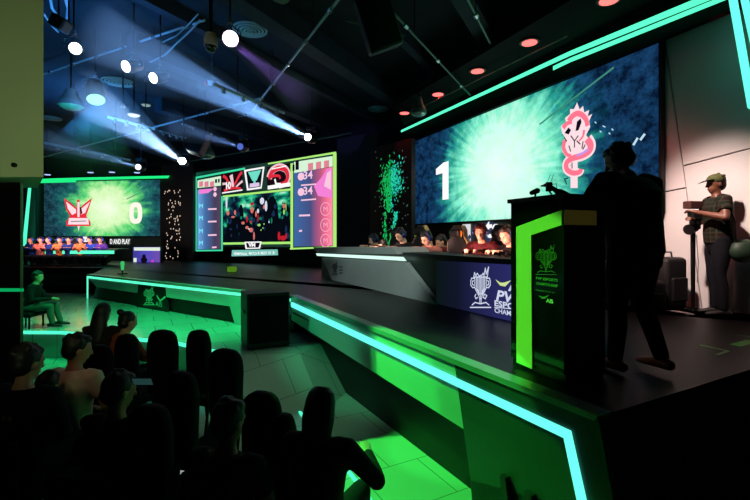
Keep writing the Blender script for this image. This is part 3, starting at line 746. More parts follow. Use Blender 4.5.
for k in range(32):
    a_, b_ = 2*math.pi*k/32, 2*math.pi*(k+1)/32
    def rp(q_, r_): return SC3.pt(c_[0]+r_[0]*math.copysign(abs(math.cos(q_))**.75, math.cos(q_)), c_[1]+r_[1]*math.copysign(abs(math.sin(q_))**.75, math.sin(q_)), .012)
    bm.faces.new([bm.verts.new(rp(q_, r_)) for r_, q_ in ((ri, a_), (ro, a_), (ro, b_), (ri, b_))])
part('score_number', bm, emis('warm_white', (255, 250, 235), 1), t)
bm = bmesh.new(); SC3.line(bm, [(127, 199), (147, 189)], .04, .012); part('light_streak', bm, _m['streak_green'], t)
# strips around it
P3 = Plane(82, 16.9)
ledbar('led_strip', P3, [[(35.5, 183.2), (76, 182.2), (76, 177.6), (34.5, 179)], [(76, 180.4), (168, 178.2), (169.5, 175.6), (76, 177.6)]], GLED, 'long green light strip along the top of the far left screen')
ledbar('led_strip', P3, [[(22, 246), (26, 246), (31.5, 184), (28.5, 184)]], MINT, 'slanting pale green light strip left of the far left screen')
bm = bmesh.new(); SC3.slab(bm, [(SC3.u(24), DECK), (vL-.45, DECK), (vL-.45, zt3+.1), (SC3.u(24), zt3+.1)], -.02, .1)
single('set_wall', bm, DPANEL, 'dark grey side board between slanting strip and far left screen', 'wall panel')
t = thing('banner_board', 'dark lettered banner strip just under the far left screen', 'banner', SC3.pt(SC3.u(110), DECK))
bm = bmesh.new(); SC3.slab(bm, [(vL-.4, DECK+.002), (vR, DECK+.002), (vR, zb3-.06), (vL-.4, zb3-.06)], -.05, .08); part('board', bm, mat('grey_green_banner', (70, 92, 70), .6, vary=.4, scale=1.2), t)
bm = bmesh.new(); SC3.text(bm, 'D AND PLAY', 110, 244, .22, 0, SC3.u(130)-SC3.u(110), bold=.03); part('banner_text', bm, WHITE, t)
bm = bmesh.new(); SC3.pslab(bm, [(79, 242), (87, 242), (87, 236.6), (79, 236.6)], 0, .01); part('white_sign', bm, WHITE, t)
# purple monitor
PM = Plane(82, 15.6)
t = thing('display_screen', 'small purple display with a dark figure under the 0 of the far left screen', 'screen', PM.pt(PM.u(147), DECK))
bm = bmesh.new(); PM.slab(bm, [(PM.u(133)-.03, DECK+.02), (PM.u(160)+.03, DECK+.02), (PM.u(160)+.03, PM.uz(147, 246)[1]), (PM.u(133)-.03, PM.uz(147, 246)[1])], 0, .12); part('housing', bm, BEZ, t)
part('picture', pq(PM, [(133, 263), (160, 264), (160, 247), (133, 247)], .01), grad_mat('purple_picture', [(0, (60, 60, 150)), (.5, (85, 75, 190)), (1, (110, 80, 170))], 0, 1, 4), t, keep=True)
bm = bmesh.new(); PM.pslab(bm, [(134, 250.5), (160, 250.8), (160, 247.4), (134, 247.4)], .02, .004); PM.pslab(bm, [(133.5, 262), (136.5, 262), (136.5, 258), (133.5, 258)], .02, .004); loose('white_header', bm, emis('header_white', (225, 240, 220), 1), t)
bm = bmesh.new(); PM.disc(bm, 144, 260, .14, .12, .02); PM.disc(bm, 144, 256.5, .08, .09, .021); part('dark_figure', bm, DKE, t)
bm = bmesh.new(); PM.disc(bm, 152.5, 261.5, .05, .08, .02); part('magenta_figure', bm, emis('magenta_spot', (210, 60, 200), 1), t)

# ---------------------------------------------------------------- desks
t = thing('player_desk', 'long right players desk with slanted grey end and navy trophy front', 'desk', DK.pt(DK.u(430), DECK))
zt_ = DECK+.715
ua, ub = DK.u(331), DK.u(572)
bm = bmesh.new(); DK.slab(bm, [(ua-.9, DECK+.002), (ub, DECK+.002), (ub, zt_-.03), (ua-.9, zt_-.03)], -.1, .06); part('front_board', bm, mat('black_green_board', (18, 30, 26), .4), t)
bm = bmesh.new(); DK.slab(bm, [(ua-1.2, zt_-.03), (ub, zt_-.03), (ub, zt_+.02), (ua-1.2, zt_+.02)], -.06, .8); part('desk_top', bm, BLKP, t)
bm = bmesh.new(); DK.pslab(bm, [(333, 282), (436, 304.6), (404, 262), (322, 258)], .02, .1); part('grey_front', bm, GREY, t, label='pale grey slanted front board')
bm = bmesh.new(); DK.pslab(bm, [(317, 252.6), (397, 254.3), (392, 247.2), (313, 247.2)], .06, .7); part('grey_ledge', bm, GREY, t, label='grey raised ledge along the end')
bm = bmesh.new(); DK.pslab(bm, [(317, 255.8), (404, 261), (401, 257), (316, 253.4)], .05, .05); part('led_strip', bm, emis('desk_led', (215, 255, 240), 1.1), t)
bm = bmesh.new(); trophy(DK, bm, 334.8, 265, 3.6, 10, .02, .026); DK.line(bm, [(339.5, 267), (342.5, 267)], .03, .026); DK.line(bm, [(339.5, 270), (342.5, 270)], .03, .026); DK.line(bm, [(339.5, 273), (342.5, 273)], .03, .026)
part('grey_logo', bm, mat('dark_grey_print', (60, 66, 66), .5), t)
navy = emis('navy_emissive', (38, 40, 92), 1)
nvm = grad_mat('navy_emissive_print', [(0, (10, 22, 22)), (.22, (18, 22, 42)), (.45, (34, 36, 82)), (1, (52, 50, 125))], 0, 1)  # desk front print drawn with its own emission
part('navy_front', pq(DK, [(436, 303.5), (571, 336.5), (571, 268), (436, 260.5)], -.03), nvm, t, keep=True, label='navy front fading to black at the left')
bm = bmesh.new(); trophy(DK, bm, 480.5, 277, 13.5, 31, .015, -.02); part('trophy_print', bm, emis('print_white', (205, 212, 235), 1), t)
bm = bmesh.new(); DK.pslab(bm, [(495.5, 279.6), (500, 285.5), (505, 286.5), (510.6, 280.5), (504, 282.6), (500, 282.6)], -.015, .004); part('smile_mark', bm, emis('print_lime', (205, 225, 150), 1), t)
bm = bmesh.new(); DK.text(bm, 'AIS', 508, 291, .12, -.02, .32, bold=.03)
DK.text(bm, 'PVP', 496, 300.3, .13, -.02, DK.u(522)-DK.u(496), bold=.03, shear=.2)
DK.text(bm, 'ESPORTS', 494.5, 306, .075, -.02, DK.u(532)-DK.u(494.5), bold=.03); DK.text(bm, 'CHAMPIONSHIP', 494.5, 312.4, .06, -.02, DK.u(540)-DK.u(494.5), bold=.02); DK.line(bm, [(494.5, 307.2), (530, 310.5)], .01, -.02)
part('print_lettering', bm, _m['print_white'], t)

DL = Plane(86, 14.3)
t = thing('player_desk', 'far left players desk with glowing strip below its edge', 'desk', DL.pt(DL.u(70), DECK))
bm = bmesh.new(); DL.pslab(bm, [(40, 266), (92, 266), (118, 249), (26, 249)], -.05, .7); part('front_board', bm, mat('deep_green_board', (40, 60, 55), .4), t)
bm = bmesh.new(); DL.pslab(bm, [(29, 253.8), (113.5, 253.8), (113.5, 250.6), (29, 250.6)], .0, .04); part('led_strip', bm, CYAN, t)
# props on stage
bm = bmesh.new(); p = ground(122.5, 274, DECK)
t = thing('green_lit_stand', 'small upright stand with green light painted as glow just behind the centre stage strip', 'lamp', p)
cyl(bm, p, p+Vector((0, 0, .03)), .12); cyl(bm, p, p+Vector((0, 0, .12)), .02); part('base', bm, BLKM, t)
bm = bmesh.new(); tube(bm, [p+Vector((0, 0, .13)), p+Vector((0, 0, .3))], [.035, .05]); part('lamp_glass', bm, emis('green_lit_glow', (60, 200, 110), .9), t)  # no lamp: emission stands in for green light falling on a small stand
p = ground(232, 272, DECK)
bm = bmesh.new(); bbox(bm, p+Vector((0, 0, .08)), (.22, .2, .14), .02); single('equipment_box', bm, emis('lime_box_glow', (110, 180, 40), .45), 'tiny lime green box with painted-in glow on the dark deck below the middle screen', 'box')  # box is no lamp; its glow is put into the colour

# black equipment box in front of the stage corner
BX = [ground(247, 351, .47), ground(290, 346, .47)]
t = thing('subwoofer', 'tall black loudspeaker box at the corner where the two stage fronts meet', 'loudspeaker', (BX[0]+BX[1])/2+Vector((0, .3, 0)))
dr_ = (BX[1]-BX[0]); dr_.z = 0; w_ = dr_.length; dr_.normalize(); nn_ = Vector((-dr_.y, dr_.x, 0))
Mb = Matrix.Rotation(math.atan2(dr_.y, dr_.x), 4, 'Z'); cb_ = (BX[0]+BX[1])/2+nn_*.27
SPK = mat('black_speaker_paint', (8, 8, 8), .5, vary=.3, scale=40)
bm = bmesh.new(); bbox(bm, (cb_.x, cb_.y, .47+.41), (w_, .54, .8), .02, Mb); part('cabinet', bm, SPK, t)
bm = bmesh.new(); bbox(bm, Vector((cb_.x, cb_.y, .9))-nn_*.275, (w_*.9, .02, .68), .008, Mb); part('grille', bm, mat('grille_mesh', (10, 11, 11), .7, vary=.6, scale=160), t)
for s_ in (-1, 1):
    bm = bmesh.new(); bbox(bm, Vector((cb_.x, cb_.y, 1.0))+dr_*s_*(w_/2+.008), (.02, .16, .05), .006, Mb); part('handle', bm, BLKM, t)

# ---------------------------------------------------------------- podium
A = ground(564, 384.5, DECK); Bc = ground(511, 364, DECK)
A.z = Bc.z = DECK
pd = (Bc-A); pw = pd.length; pd.normalize(); pn = Vector((pd.y, -pd.x, 0))   # pn: into the podium, to the right
if pn.x < 0: pn = -pn
th_p = math.degrees(math.atan2(-pd.x, pd.y))
PP = Plane(th_p, Vector((math.cos(R(th_p)), math.sin(R(th_p)), 0)).dot(A))
pn = PP.n
depth = .40; ph = 1.295
t = thing('podium', 'tall black podium with bright green angled band in front of the black-clad host', 'podium', (A+Bc)/2+pn*depth/2)
bm = bmesh.new(); prism(bm, [A, A+pn*depth, Bc+pn*depth, Bc], DECK+.06, DECK+ph-.03); part('cabinet', bm, BLKG, t)
bm = bmesh.new(); prism(bm, [A-pd*.02-pn*.02, A-pd*.02+pn*(depth+.02), Bc+pd*.02+pn*(depth+.02), Bc+pd*.02-pn*.02], DECK+ph-.03, DECK+ph); part('top', bm, BLKP, t)
bm = bmesh.new(); prism(bm, [A+pn*.02, A+pn*(depth-.02), Bc+pn*(depth-.02), Bc+pn*.02], DECK+.002, DECK+.06); part('plinth', bm, BLKP, t)
BAND = mat('yellow_green_band', (226, 232, 150), .5)
bm = bmesh.new(); PP.pslab(bm, [(516.5, 362.5), (532, 369), (531, 235.2), (516, 227)], .012, .01); PP.pslab(bm, [(516, 227), (531, 235.2), (561.3, 225), (561.3, 210)], .012, .01)
part('green_band', bm, BAND, t)
PQ = Plane(th_p-90, Vector((math.cos(R(th_p-90)), math.sin(R(th_p-90)), 0)).dot(A))
bm = bmesh.new()
# band continues round the corner on the right face
r1 = A+pn*.30
zl = PP.uz(561.3, 225)[1]; zh = PP.uz(561.3, 210)[1]
q0 = A-pd*.012-pn*.012
prism(bm, [q0, r1-pd*.012, r1, A], zl, zh); part('side_band', bm, BAND, t)
PRN = mat('green_print', (90, 150, 80), .5)
bm = bmesh.new(); trophy(PP, bm, 546, 252, 14, 23, .0032, .004); part('trophy_print', bm, PRN, t)
bm = bmesh.new()
PP.text(bm, 'PVP ESPORTS', 536, 279.4, .02, .004, .2, bold=.03); PP.text(bm, 'CHAMPIONSHIP', 536, 284.6, .02, .004, .2, bold=.03); part('print_lettering', bm, PRN, t)
bm = bmesh.new(); PP.text(bm, 'PRESENTED BY', 536, 290.5, .008, .004, .18)
part('print_lettering', bm, PRN, t)
bm = bmesh.new(); PP.pslab(bm, [(538.5, 295.5), (542, 298.8), (545, 298.5), (549, 295), (544.5, 296.6), (542, 296.8)], .006, .004); part('smile_mark', bm, PRN, t)
bm = bmesh.new(); PP.text(bm, 'AIS', 546, 302.5, .03, .004, .065, bold=.04); part('brand_letters', bm, mat('white_print', (225, 235, 225), .5), t)

ptop = DECK+ph
def on_top(px, k, zz=0):   # px at distance k into the podium
    pl = Plane(th_p, PP.p+k); u = pl.u(px); return pl.pt(u, ptop+zz)
# desk lamp-like microphones
p = on_top(535, .15)
t = thing('microphone', 'stubby black gooseneck microphone at the left end of the podium top', 'microphone', p)
bm = bmesh.new(); cyl(bm, p+Vector((0, 0, .001)), p+Vector((0, 0, .018)), .035); part('base', bm, BLKM, t)
bm = bmesh.new(); tube(bm, [p+Vector((0, 0, .018)), p+Vector((.004, 0, .035)), p+Vector((-.008, 0, .05))], .008); part('neck', bm, BLKM, t)
bm = bmesh.new(); tube(bm, [p+Vector((-.025, 0, .05)), p+Vector((.018, 0, .066))], [.018, .022]); part('head', bm, BLKP, t)
p = on_top(549, .17)
t = thing('wireless_receiver', 'small black radio receiver with two thin aerials on the podium top', 'receiver', p)
bm = bmesh.new(); bbox(bm, p+Vector((0, 0, .085)), (.045, .03, .07), .005); part('body', bm, BLKP, t)
bm = bmesh.new(); cyl(bm, p+Vector((0, 0, .001)), p+Vector((0, 0, .012)), .03); tube(bm, [p+Vector((.0, 0, .012)), p+Vector((.018, 0, .03)), p+Vector((.0, 0, .055))], .007); part('stand', bm, BLKM, t)
for s_ in (-1, 1):
    bm = bmesh.new(); tube(bm, [p+Vector((.012*s_, 0, .118)), p+Vector((.012*s_+.022, 0, .175))], .0018, 6); part('antenna', bm, BLKM, t)
bm = bmesh.new(); tube(bm, [p+Vector((.022, 0, .1)), p+Vector((.055, 0, .11)), p+Vector((.06, 0, .06)), p+Vector((.05, 0, .02))], .0025, 6); part('cable', bm, BLKM, t)

# tape marks on deck, painted for green reflections
GLEAM = mat('green_gleam', (110, 190, 110), .5)
def gleam(pts, w, label):
    bm = bmesh.new(); q = [ground(x, y, DECK) for x, y in pts]
    for a, b_ in zip(q, q[1:]):
        d = (b_-a).normalized(); nn = Vector((-d.y, d.x, 0))*w/2
        prism(bm, [a-nn, b_-nn, b_+nn, a+nn], DECK+.0005, DECK+.002)
    single('floor_gleam', bm, GLEAM, label, 'gleam')
gleam([(700, 345), (728, 351), (717, 355)], .03, 'thin painted green tape corner on the deck right of the host')
gleam([(735, 345.5), (752, 341)], .09, 'wide painted green tape piece at the right picture edge')
gleam([(737, 335), (752, 337)], .02, 'thin faint painted tape line nearest the wall at the right edge')
# black bags by the wall
def bag(px, py, zb_, size, rot, label, m=None):
    p = ground(px, py, zb_)
    t = thing('equipment_bag', label, 'bag', p, rot)
    bm = bmesh.new(); bbox(bm, (0, 0, size[2]/2+.002), size, min(size)*.22, seg=4); part('body', bm, m or mat('black_nylon', (20, 18, 20), .6, vary=.3, scale=20, bump=.3), t, world=False, smooth=True)
    bm = bmesh.new(); tube(bm, [(-size[0]*.2, 0, size[2]*.97), (-size[0]*.15, 0, size[2]+.07), (size[0]*.15, 0, size[2]+.07), (size[0]*.2, 0, size[2]*.97)], .012, 8); part('handle', bm, BLKM, t, world=False, smooth=True)
    bm = bmesh.new(); bbox(bm, (0, -size[1]/2-.015, size[2]*.4), (size[0]*.7, .05, size[2]*.45), .02); part('pocket', bm, _m['black_nylon'], t, world=False)
bag(668, 309, DECK, (.38, .3, .72), .3, 'tall black equipment bag on the deck between host and camera operator')
bag(648, 311, DECK, (.36, .28, .42), -.2, 'lower black bag partly hidden behind the host legs')
bm = bmesh.new(); p = ground(657, 305, DECK)+Vector((-.06, -.3, 0)); 
for k in range(2): bbox(bm, (p.x, p.y-.03, DECK+.36+k*.05), (.11, .06, .03), .01, Matrix.Rotation(.3, 4, 'Y'))
single('cloth', bm, mat('orange_cloth', (200, 70, 40), .7), 'small folded orange cloth on the lower black bag', 'cloth')
bm = bmesh.new(); pts_ = [ground(x, y, DECK)+Vector((0, 0, .012)) for x, y in ((650, 307.5), (658, 308.5), (668, 309.8), (680, 312), (672, 312.6))]; tube(bm, [q_-Vector((0, .25, 0)) for q_ in pts_], .01, 6)
single('cable', bm, mat('white_cable', (190, 180, 185), .5), 'short white cable on the deck in front of the black bags', 'cable')

# ---------------------------------------------------------------- people
HAIRM = mat('black_hair', (14, 12, 12), .55, vary=.3, scale=60)
SKIN = mat('skin', (196, 140, 112), .5, vary=.06, scale=10)
EYE = mat('eye_dark', (14, 10, 10), .2)
def V(*a): return Vector(a)

def hand_mesh(bm, w, d, side, curl=.6, up=V(0, 0, 1), s=1.0):
    """palm and five fingers from the wrist w along d; thumb to +side*right"""
    d = d.normalized(); r = d.cross(up)
    if r.length < .1: r = d.cross(V(0, 1, 0))
    r.normalize(); dn = r.cross(d)*-1  # curling direction (palm side)
    if dn.dot(up) > 0: dn = -dn
    tube(bm, [w-d*.02*s, w+d*.03*s, w+d*.085*s], [(.024*s, .018*s), (.036*s, .018*s), (.04*s, .014*s)], 10, side=r)
    for k, (o, L) in enumerate(((-.03, .062), (-.01, .076), (.011, .072), (.031, .055))):
        b0 = w+d*.08*s+r*o*s*(-side); a1 = d*math.cos(curl*.6)+dn*math.sin(curl*.6); a2 = d*math.cos(curl*1.6)+dn*math.sin(curl*1.6)
        p1 = b0+a1*L*.5*s; tube(bm, [b0-d*.02*s, b0, p1, p1+a2*L*.5*s], [.0095*s, .0095*s, .009*s, .0078*s], 7)
    tb = w+d*.02*s+r*side*.03*s*-1*-1
    tb = w+d*.03*s + r*side*.028*s
    t1 = tb+(d*.7+r*side*.7).normalized()*.035*s; t2 = t1+(d*.9+r*side*.1+dn*.4).normalized()*.03*s
    tube(bm, [tb-r*side*.01, t1, t2], [.013*s, .011*s, .009*s], 7)

def person(name, label, loc, rz, hz=.5, lean=5, headtilt=10, headyaw=0, s=1.0, elbows=None, hands=None, knees=None, ankles=None,
           top=None, legs=None, skin=None, hair='short', hairm=None, sleeve='long', shoe=None, vox=.013, group=None, curl=.6, cat='person', girth=1.0, eyes=False, foot=True, bulk=1.0):
    skin = skin or SKIN; hairm = hairm or HAIRM
    t = thing(name, label, cat, loc, rz, group)
    la = R(lean); sp = V(0, math.sin(la), math.cos(la))
    P = V(0, 0, hz); N = P+sp*.5; ls = N-sp*.045
    sh = [ls+V(-.175*girth, 0, 0), ls+V(.175*girth, 0, 0)]
    elbows = elbows or [V(-.25, .05, hz+.22), V(.25, .05, hz+.22)]
    hands = hands or [V(-.12, .3, hz+.12), V(.12, .3, hz+.12)]
    if hz < .75:
        knees = knees or [V(-.13, .42, hz+.02), V(.13, .42, hz+.02)]; ankles = ankles or [V(-.13, .42, .08), V(.13, .42, .08)]
    else:
        knees = knees or [V(-.1, .03, hz*.53), V(.1, .03, hz*.53)]; ankles = ankles or [V(-.11, 0, .08), V(.11, 0, .08)]
    hips = [P+V(-.09, 0, -.01), P+V(.09, 0, -.01)]
    ha = R(lean*.6+headtilt); hd = V(0, math.sin(ha), math.cos(ha)); H = N+hd*.158
    HM = Matrix.Rotation(R(headyaw), 3, 'Z') @ Matrix.Rotation(-ha, 3, 'X')
    hm = lambda x, y, z_: H+HM @ V(x, y, z_)
    g = girth
    # body
    bm = bmesh.new()
    tors = [P-sp*.06, P+sp*.05, P+sp*.2, P+sp*.36, P+sp*.455, P+sp*.49]
    tr = [(.15*g, .11*g), (.155*g, .115*g), (.135*g, .1*g), (.16*g, .11*g), (.15*g, .085), (.07, .06)]
    tube(bm, tors, tr, 16, side=V(1, 0, 0))
    tube(bm, [N-sp*.05, N+hd*.03, H-hd*.04], [.058, .053, .052], 12)
    HM4 = HM.to_4x4()
    ball(bm, hm(0, -.005, .02), (.076, .094, .1), HM4); ball(bm, hm(0, .022, -.045), (.058, .066, .07), HM4); ball(bm, hm(0, .055, -.085), (.03, .026, .024), HM4)
    tube(bm, [hm(0, .088, .015), hm(0, .108, -.022)], [.009, .014], 8); ball(bm, hm(0, .086, -.055), (.024, .012, .009), HM4)
    for q in (-1, 1): ball(bm, hm(q*.077, -.008, -.005), (.01, .018, .03), HM4); ball(bm, hm(q*.03, .078, .025), (.02, .012, .008), HM4)
    for i, q in ((0, -1), (1, 1)):
        d = (hands[i]-elbows[i]).normalized()
        tube(bm, [sh[i]+V(-q*.05, 0, 0), sh[i], (sh[i]+elbows[i])/2, elbows[i]], [.05*g, .055*g, .047*g, .04], 12)
        tube(bm, [elbows[i], elbows[i]*.7+hands[i]*.3, hands[i]], [.04, .042, .026], 12)
        hand_mesh(bm, hands[i], d, -q, curl)
        tube(bm, [hips[i], (hips[i]+knees[i])/2, knees[i]], [.09*g, .075*g, .055], 12)
        tube(bm, [knees[i], knees[i]*.65+ankles[i]*.35+V(0, -.015, 0), ankles[i]], [.054, .055, .036], 12)
        tube(bm, [ankles[i]+V(0, -.03, -.03), ankles[i]+V(0, .13, -.045)], [(.035, .03), (.04, .022)], 10, side=V(1, 0, 0))
    b = remesh(bm, vox, 1)
    M = Matrix.Scale(s, 4)
    def add(nm, bmm, m, lab=None):
        bmm.transform(M); return part(nm, bmm, m, t, world=False, smooth=True, label=lab)
    add('body', b, skin)
    # top
    bm = bmesh.new()
    tube(bm, [P-sp*.08]+tors[1:4]+[P+sp*.46, P+sp*.5], [(.168*g, .13*g), (.17*g, .132*g), (.158*g*bulk, .122*g), (.182*g*bulk, .13*g), (.168*g*bulk, .1), (.075, .068)], 18, side=V(1, 0, 0), round_=False)
    for i, q in ((0, -1), (1, 1)):
        if sleeve == 'long':
            tube(bm, [sh[i]+V(-q*.06, 0, .0), sh[i], (sh[i]+elbows[i])/2, elbows[i]], [.066*g, .069*g, .06*g, .052], 12)
            tube(bm, [elbows[i], elbows[i]*.65+hands[i]*.35, elbows[i]*.08+hands[i]*.92], [.052, .05, .036], 12)
        elif sleeve == 'short':
            tube(bm, [sh[i]+V(-q*.06, 0, .0), sh[i], sh[i]*.35+elbows[i]*.65], [.066*g, .069*g, .062*g], 12, round_=False)
    if hair == 'hood': ball(bm, N-sp*.01+V(0, -.05, .02), (.1, .07, .06))
    add('shirt' if sleeve == 'short' else 'jacket', remesh(bm, max(vox, .014), 2), top or mat('black_fabric', (18, 18, 20), .75, vary=.2, scale=30, bump=.2))
    bm = bmesh.new()
    tube(bm, [P-sp*.07, P+sp*.04], [(.16*g, .122*g), (.16*g, .125*g)], 16, side=V(1, 0, 0))
    for i in (0, 1):
        tube(bm, [hips[i], (hips[i]+knees[i])/2, knees[i]], [.098*g, .085*g, .066], 12)
        tube(bm, [knees[i], knees[i]*.6+ankles[i]*.4+V(0, -.015, 0), ankles[i]+V(0, 0, .02)], [.066, .064, .054], 12)
    add('trousers', remesh(bm, max(vox, .016), 2), legs or mat('dark_trousers', (22, 22, 28), .8, vary=.2, scale=30))
    if foot:
        for i in (0, 1):
            bm = bmesh.new(); a = ankles[i]
            tube(bm, [a+V(0, -.06, -.035), a+V(0, 0, -.03), a+V(0, .1, -.045), a+V(0, .16, -.052)], [(.04, .04), (.043, .045), (.047, .03), (.036, .022)], 12, side=V(1, 0, 0))
            add('shoe', remesh(bm, .012, 1), shoe or mat('dark_shoe', (25, 24, 24), .5))
    # hair
    bm = bmesh.new()
    if hair != 'bald':
        ball(bm, hm(0, -.024, .034), (.086, .094, .094), HM4)
        if hair in ('short', 'hood', 'messy'):
            ball(bm, hm(0, -.045, -.01), (.078, .07, .075), HM4); ball(bm, hm(0, .03, .085), (.06, .05, .035), HM4)
            rr = random.Random(hash(label) % 1000 if False else len(label))
            for k in range(26 if hair == 'messy' else 12):
                a1, a2 = rr.uniform(0, 6.28), rr.uniform(.1, 1.3)
                ball(bm, hm(.08*math.cos(a1)*math.sin(a2), -.028+.086*math.sin(a1)*math.sin(a2), .036+.088*math.cos(a2)), rr.uniform(.014, .026), u=8, v=6)
        if hair == 'long':
            tube(bm, [hm(0, -.03, .05), hm(0, -.06, -.05), hm(0, -.075, -.17), hm(0, -.085, -.29)], [(.088, .07), (.092, .065), (.1, .05), (.075, .03)], 14, side=V(1, 0, 0))
        if hair == 'bob':
            tube(bm, [hm(0, -.03, .05), hm(0, -.045, -.05), hm(0, -.05, -.13)], [(.09, .08), (.1, .075), (.092, .06)], 14, side=V(1, 0, 0))
        if hair == 'bun':
            ball(bm, hm(0, -.045, -.02), (.076, .066, .07), HM4); ball(bm, hm(-.03, -.1, .1), (.042, .042, .038), HM4)
        add('hair', remesh(bm, max(.009, vox*.7), 1), hairm)
    if eyes:
        for q in (-1, 1):
            bm = bmesh.new(); ball(bm, hm(q*.03, .083, .008), (.012, .007, .006), HM4); add('eye', bm, EYE)
    t['_h'] = 0; del t['_h']
    return t, hm, add, HM4

def headset(hm, add, HM4, m, col='headset_shell'):
    bm = bmesh.new()
    pts = [hm(.098*math.cos(a), -.005, .01+.112*math.sin(a)) for a in [k*math.pi/10 for k in range(11)]]
    tube(bm, pts, [(.012, .006)]*11, 8, side=V(0, 1, 0))
    for q in (-1, 1):
        c0 = hm(q*.088, -.005, 0); c1 = hm(q*.118, -.005, 0); cyl(bm, c0, c1, .042, .036, 14)
    tube(bm, [hm(-.11, 0, -.03), hm(-.09, .07, -.075), hm(-.03, .11, -.075)], .004, 6)
    return add('headset', bm, m)

# --- audience chairs
CH_M = mat('black_chair_fabric', (13, 13, 14), .8, vary=.3, scale=30, bump=.2)
def aud_chair(px, topy, d, wpx, rz, label, floorz=0.0):
    p = at(px, topy, d); top = p.z; w = wpx/F*d/2
    root = thing('padded_chair', label, 'chair', (p.x, p.y, floorz), rz, 'padded audience chairs')
    H = top-floorz
    bm = bmesh.new(); n_ = 14; pts = []
    zb_ = H-.62
    for k in range(n_+1):
        a = math.pi*k/n_; pts.append((w*math.copysign(abs(math.cos(a))**.6, math.cos(a)), H-.2+.2*math.sin(a)**.8))
    pts = [(w*.9, zb_)]+pts+[(-w*.9, zb_)]
    for y in (-.05, .05): pass
    f = [[bm.verts.new((x*k_, y, (zz-H+.3)*(k_)+H-.3)) for x, zz in pts] for y, k_ in ((-.055, .9), (-.035, 1), (.03, 1), (.05, .9))]
    for a, b_ in zip(f, f[1:]):
        for i in range(len(pts)): bm.faces.new((a[i], a[(i+1) % len(pts)], b_[(i+1) % len(pts)], b_[i]))
    bm.faces.new(f[0][::-1]); bm.faces.new(f[-1])
    part('backrest', bm, CH_M, root, world=False, smooth=True)
    bm = bmesh.new(); bbox(bm, (0, .27, .43), (w*1.9, .46, .1), .03); part('seat', bm, CH_M, root, world=False)
    for x in (-1, 1):
        bm = bmesh.new(); tube(bm, [(x*w*.8, -.01, zb_+.06), (x*w*.8, .02, .42), (x*w*.9, -.06, .012)], .014, 8); part('leg', bm, BLKM, root, world=False)
        bm = bmesh.new(); tube(bm, [(x*w*.8, .42, .42), (x*w*.85, .46, .012)], .014, 8); part('leg', bm, BLKM, root, world=False)
    return root
aud_chair(262, 392, 2.95, 42, -.35, 'tall padded chair back between the two nearest right spectators')
aud_chair(284, 414, 2.75, 24, -.35, 'narrow chair back just left of the rightmost spectator')
aud_chair(226, 349, 3.9, 40, -.45, 'square-shouldered chair furthest right in the middle row near the corner box')
aud_chair(199, 330, 4.3, 26, -.4, 'slim round-topped chair back right of the two women')
aud_chair(163, 330, 4.1, 34, -.35, 'wide round-topped chair back in the middle of the row')
aud_chair(127, 334, 4.4, 24, -.3, 'chair back directly behind the woman with a bun')
aud_chair(180, 372, 3.1, 40, -.3, 'dark chair back in the row in front of the middle chairs')
aud_chair(100, 345, 4.0, 26, -.2, 'chair back behind the long-haired woman')
aud_chair(150, 405, 2.5, 46, -.2, 'chair back between the two nearest dark-haired spectators')

def low_chair(loc, rz, sh, label, back=.34):
    root = thing('low_chair', label, 'chair', loc, rz, 'low chairs under the spectators')
    bm = bmesh.new(); bbox(bm, (0, .12, sh-.05), (.46, .5, .08), .03); part('seat', bm, CH_M, root, world=False)
    bm = bmesh.new(); bbox(bm, (0, -.22, sh+back/2), (.44, .06, back), .028, seg=3); part('backrest', bm, CH_M, root, world=False, smooth=True)
    for x in (-1, 1):
        for y in (-.1, .34):
            bm = bmesh.new(); cyl(bm, (x*.2, y, .001), (x*.19, y, sh-.06), .014); part('leg', bm, BLKM, root, world=False)
# --- spectators (facing the stage, backs to the camera)
def seated(label, px, topy, d, rz, s=1.0, fz=0.0, **k):
    p = at(px, topy, d)
    lean = k.get('lean', 5); ht = k.get('headtilt', 5); hz0 = .5
    la = R(lean); ha = R(lean*.6+ht)
    oy = .5*math.sin(la)+.158*math.sin(ha)
    toph = (.5*math.cos(la)+.158*math.cos(ha)+.125)*s
    hz = (p.z-fz-toph)/s
    loc = V(p.x+math.sin(rz)*oy*s, p.y-math.cos(rz)*oy*s, fz)
    k.setdefault('elbows', [V(-.27, .06, hz+.22), V(.27, .06, hz+.22)]); k.setdefault('hands', [V(-.1, .3, hz+.1), V(.1, .3, hz+.1)])
    k['knees'] = [V(-.13, .42, hz+.0), V(.13, .42, hz+.0)]; k['ankles'] = [V(-.13, .42, .09), V(.13, .42, .09)]
    r = person('seated_person', label, loc, rz, hz=hz, s=s, **k)
    low_chair(loc, rz, (hz-.1)*s, 'low dark chair under the '+' '.join(label.split()[:9]).replace('seated ', ''), .36)
    return r
DKNAVY = mat('dark_navy_cloth', (20, 24, 34), .8, vary=.2, scale=30)
BRN = mat('dark_brown_cloth', (40, 30, 24), .8, vary=.2, scale=30)
PALE = mat('pale_pink_shirt', (230, 200, 185), .8, vary=.08, scale=20)
ORG = mat('rust_orange_cloth', (170, 70, 40), .8, vary=.15, scale=20)
GREYC = mat('grey_cloth', (70, 74, 72), .8, vary=.15, scale=20)
t, hm, add, HM4 = seated('rightmost seated spectator in black with long hair and right arm raised', 321, 388, 2.55, -.3, hair='bob', vox=.011,
    elbows=[V(-.27, .1, .65), V(.33, .12, .68)], hands=[V(-.12, .33, .62), V(.2, .34, .72)])
seated('seated spectator with short dark hair second from the right in the front', 228, 400, 2.4, -.25, hair='short', top=mat('dark_green_tshirt', (44, 50, 44), .8), sleeve='short', headyaw=-12, vox=.011)
seated('seated spectator in black in the centre foreground left of an empty chair', 118, 372, 2.75, -.15, hair='short', headyaw=-25, top=BRN, vox=.011)
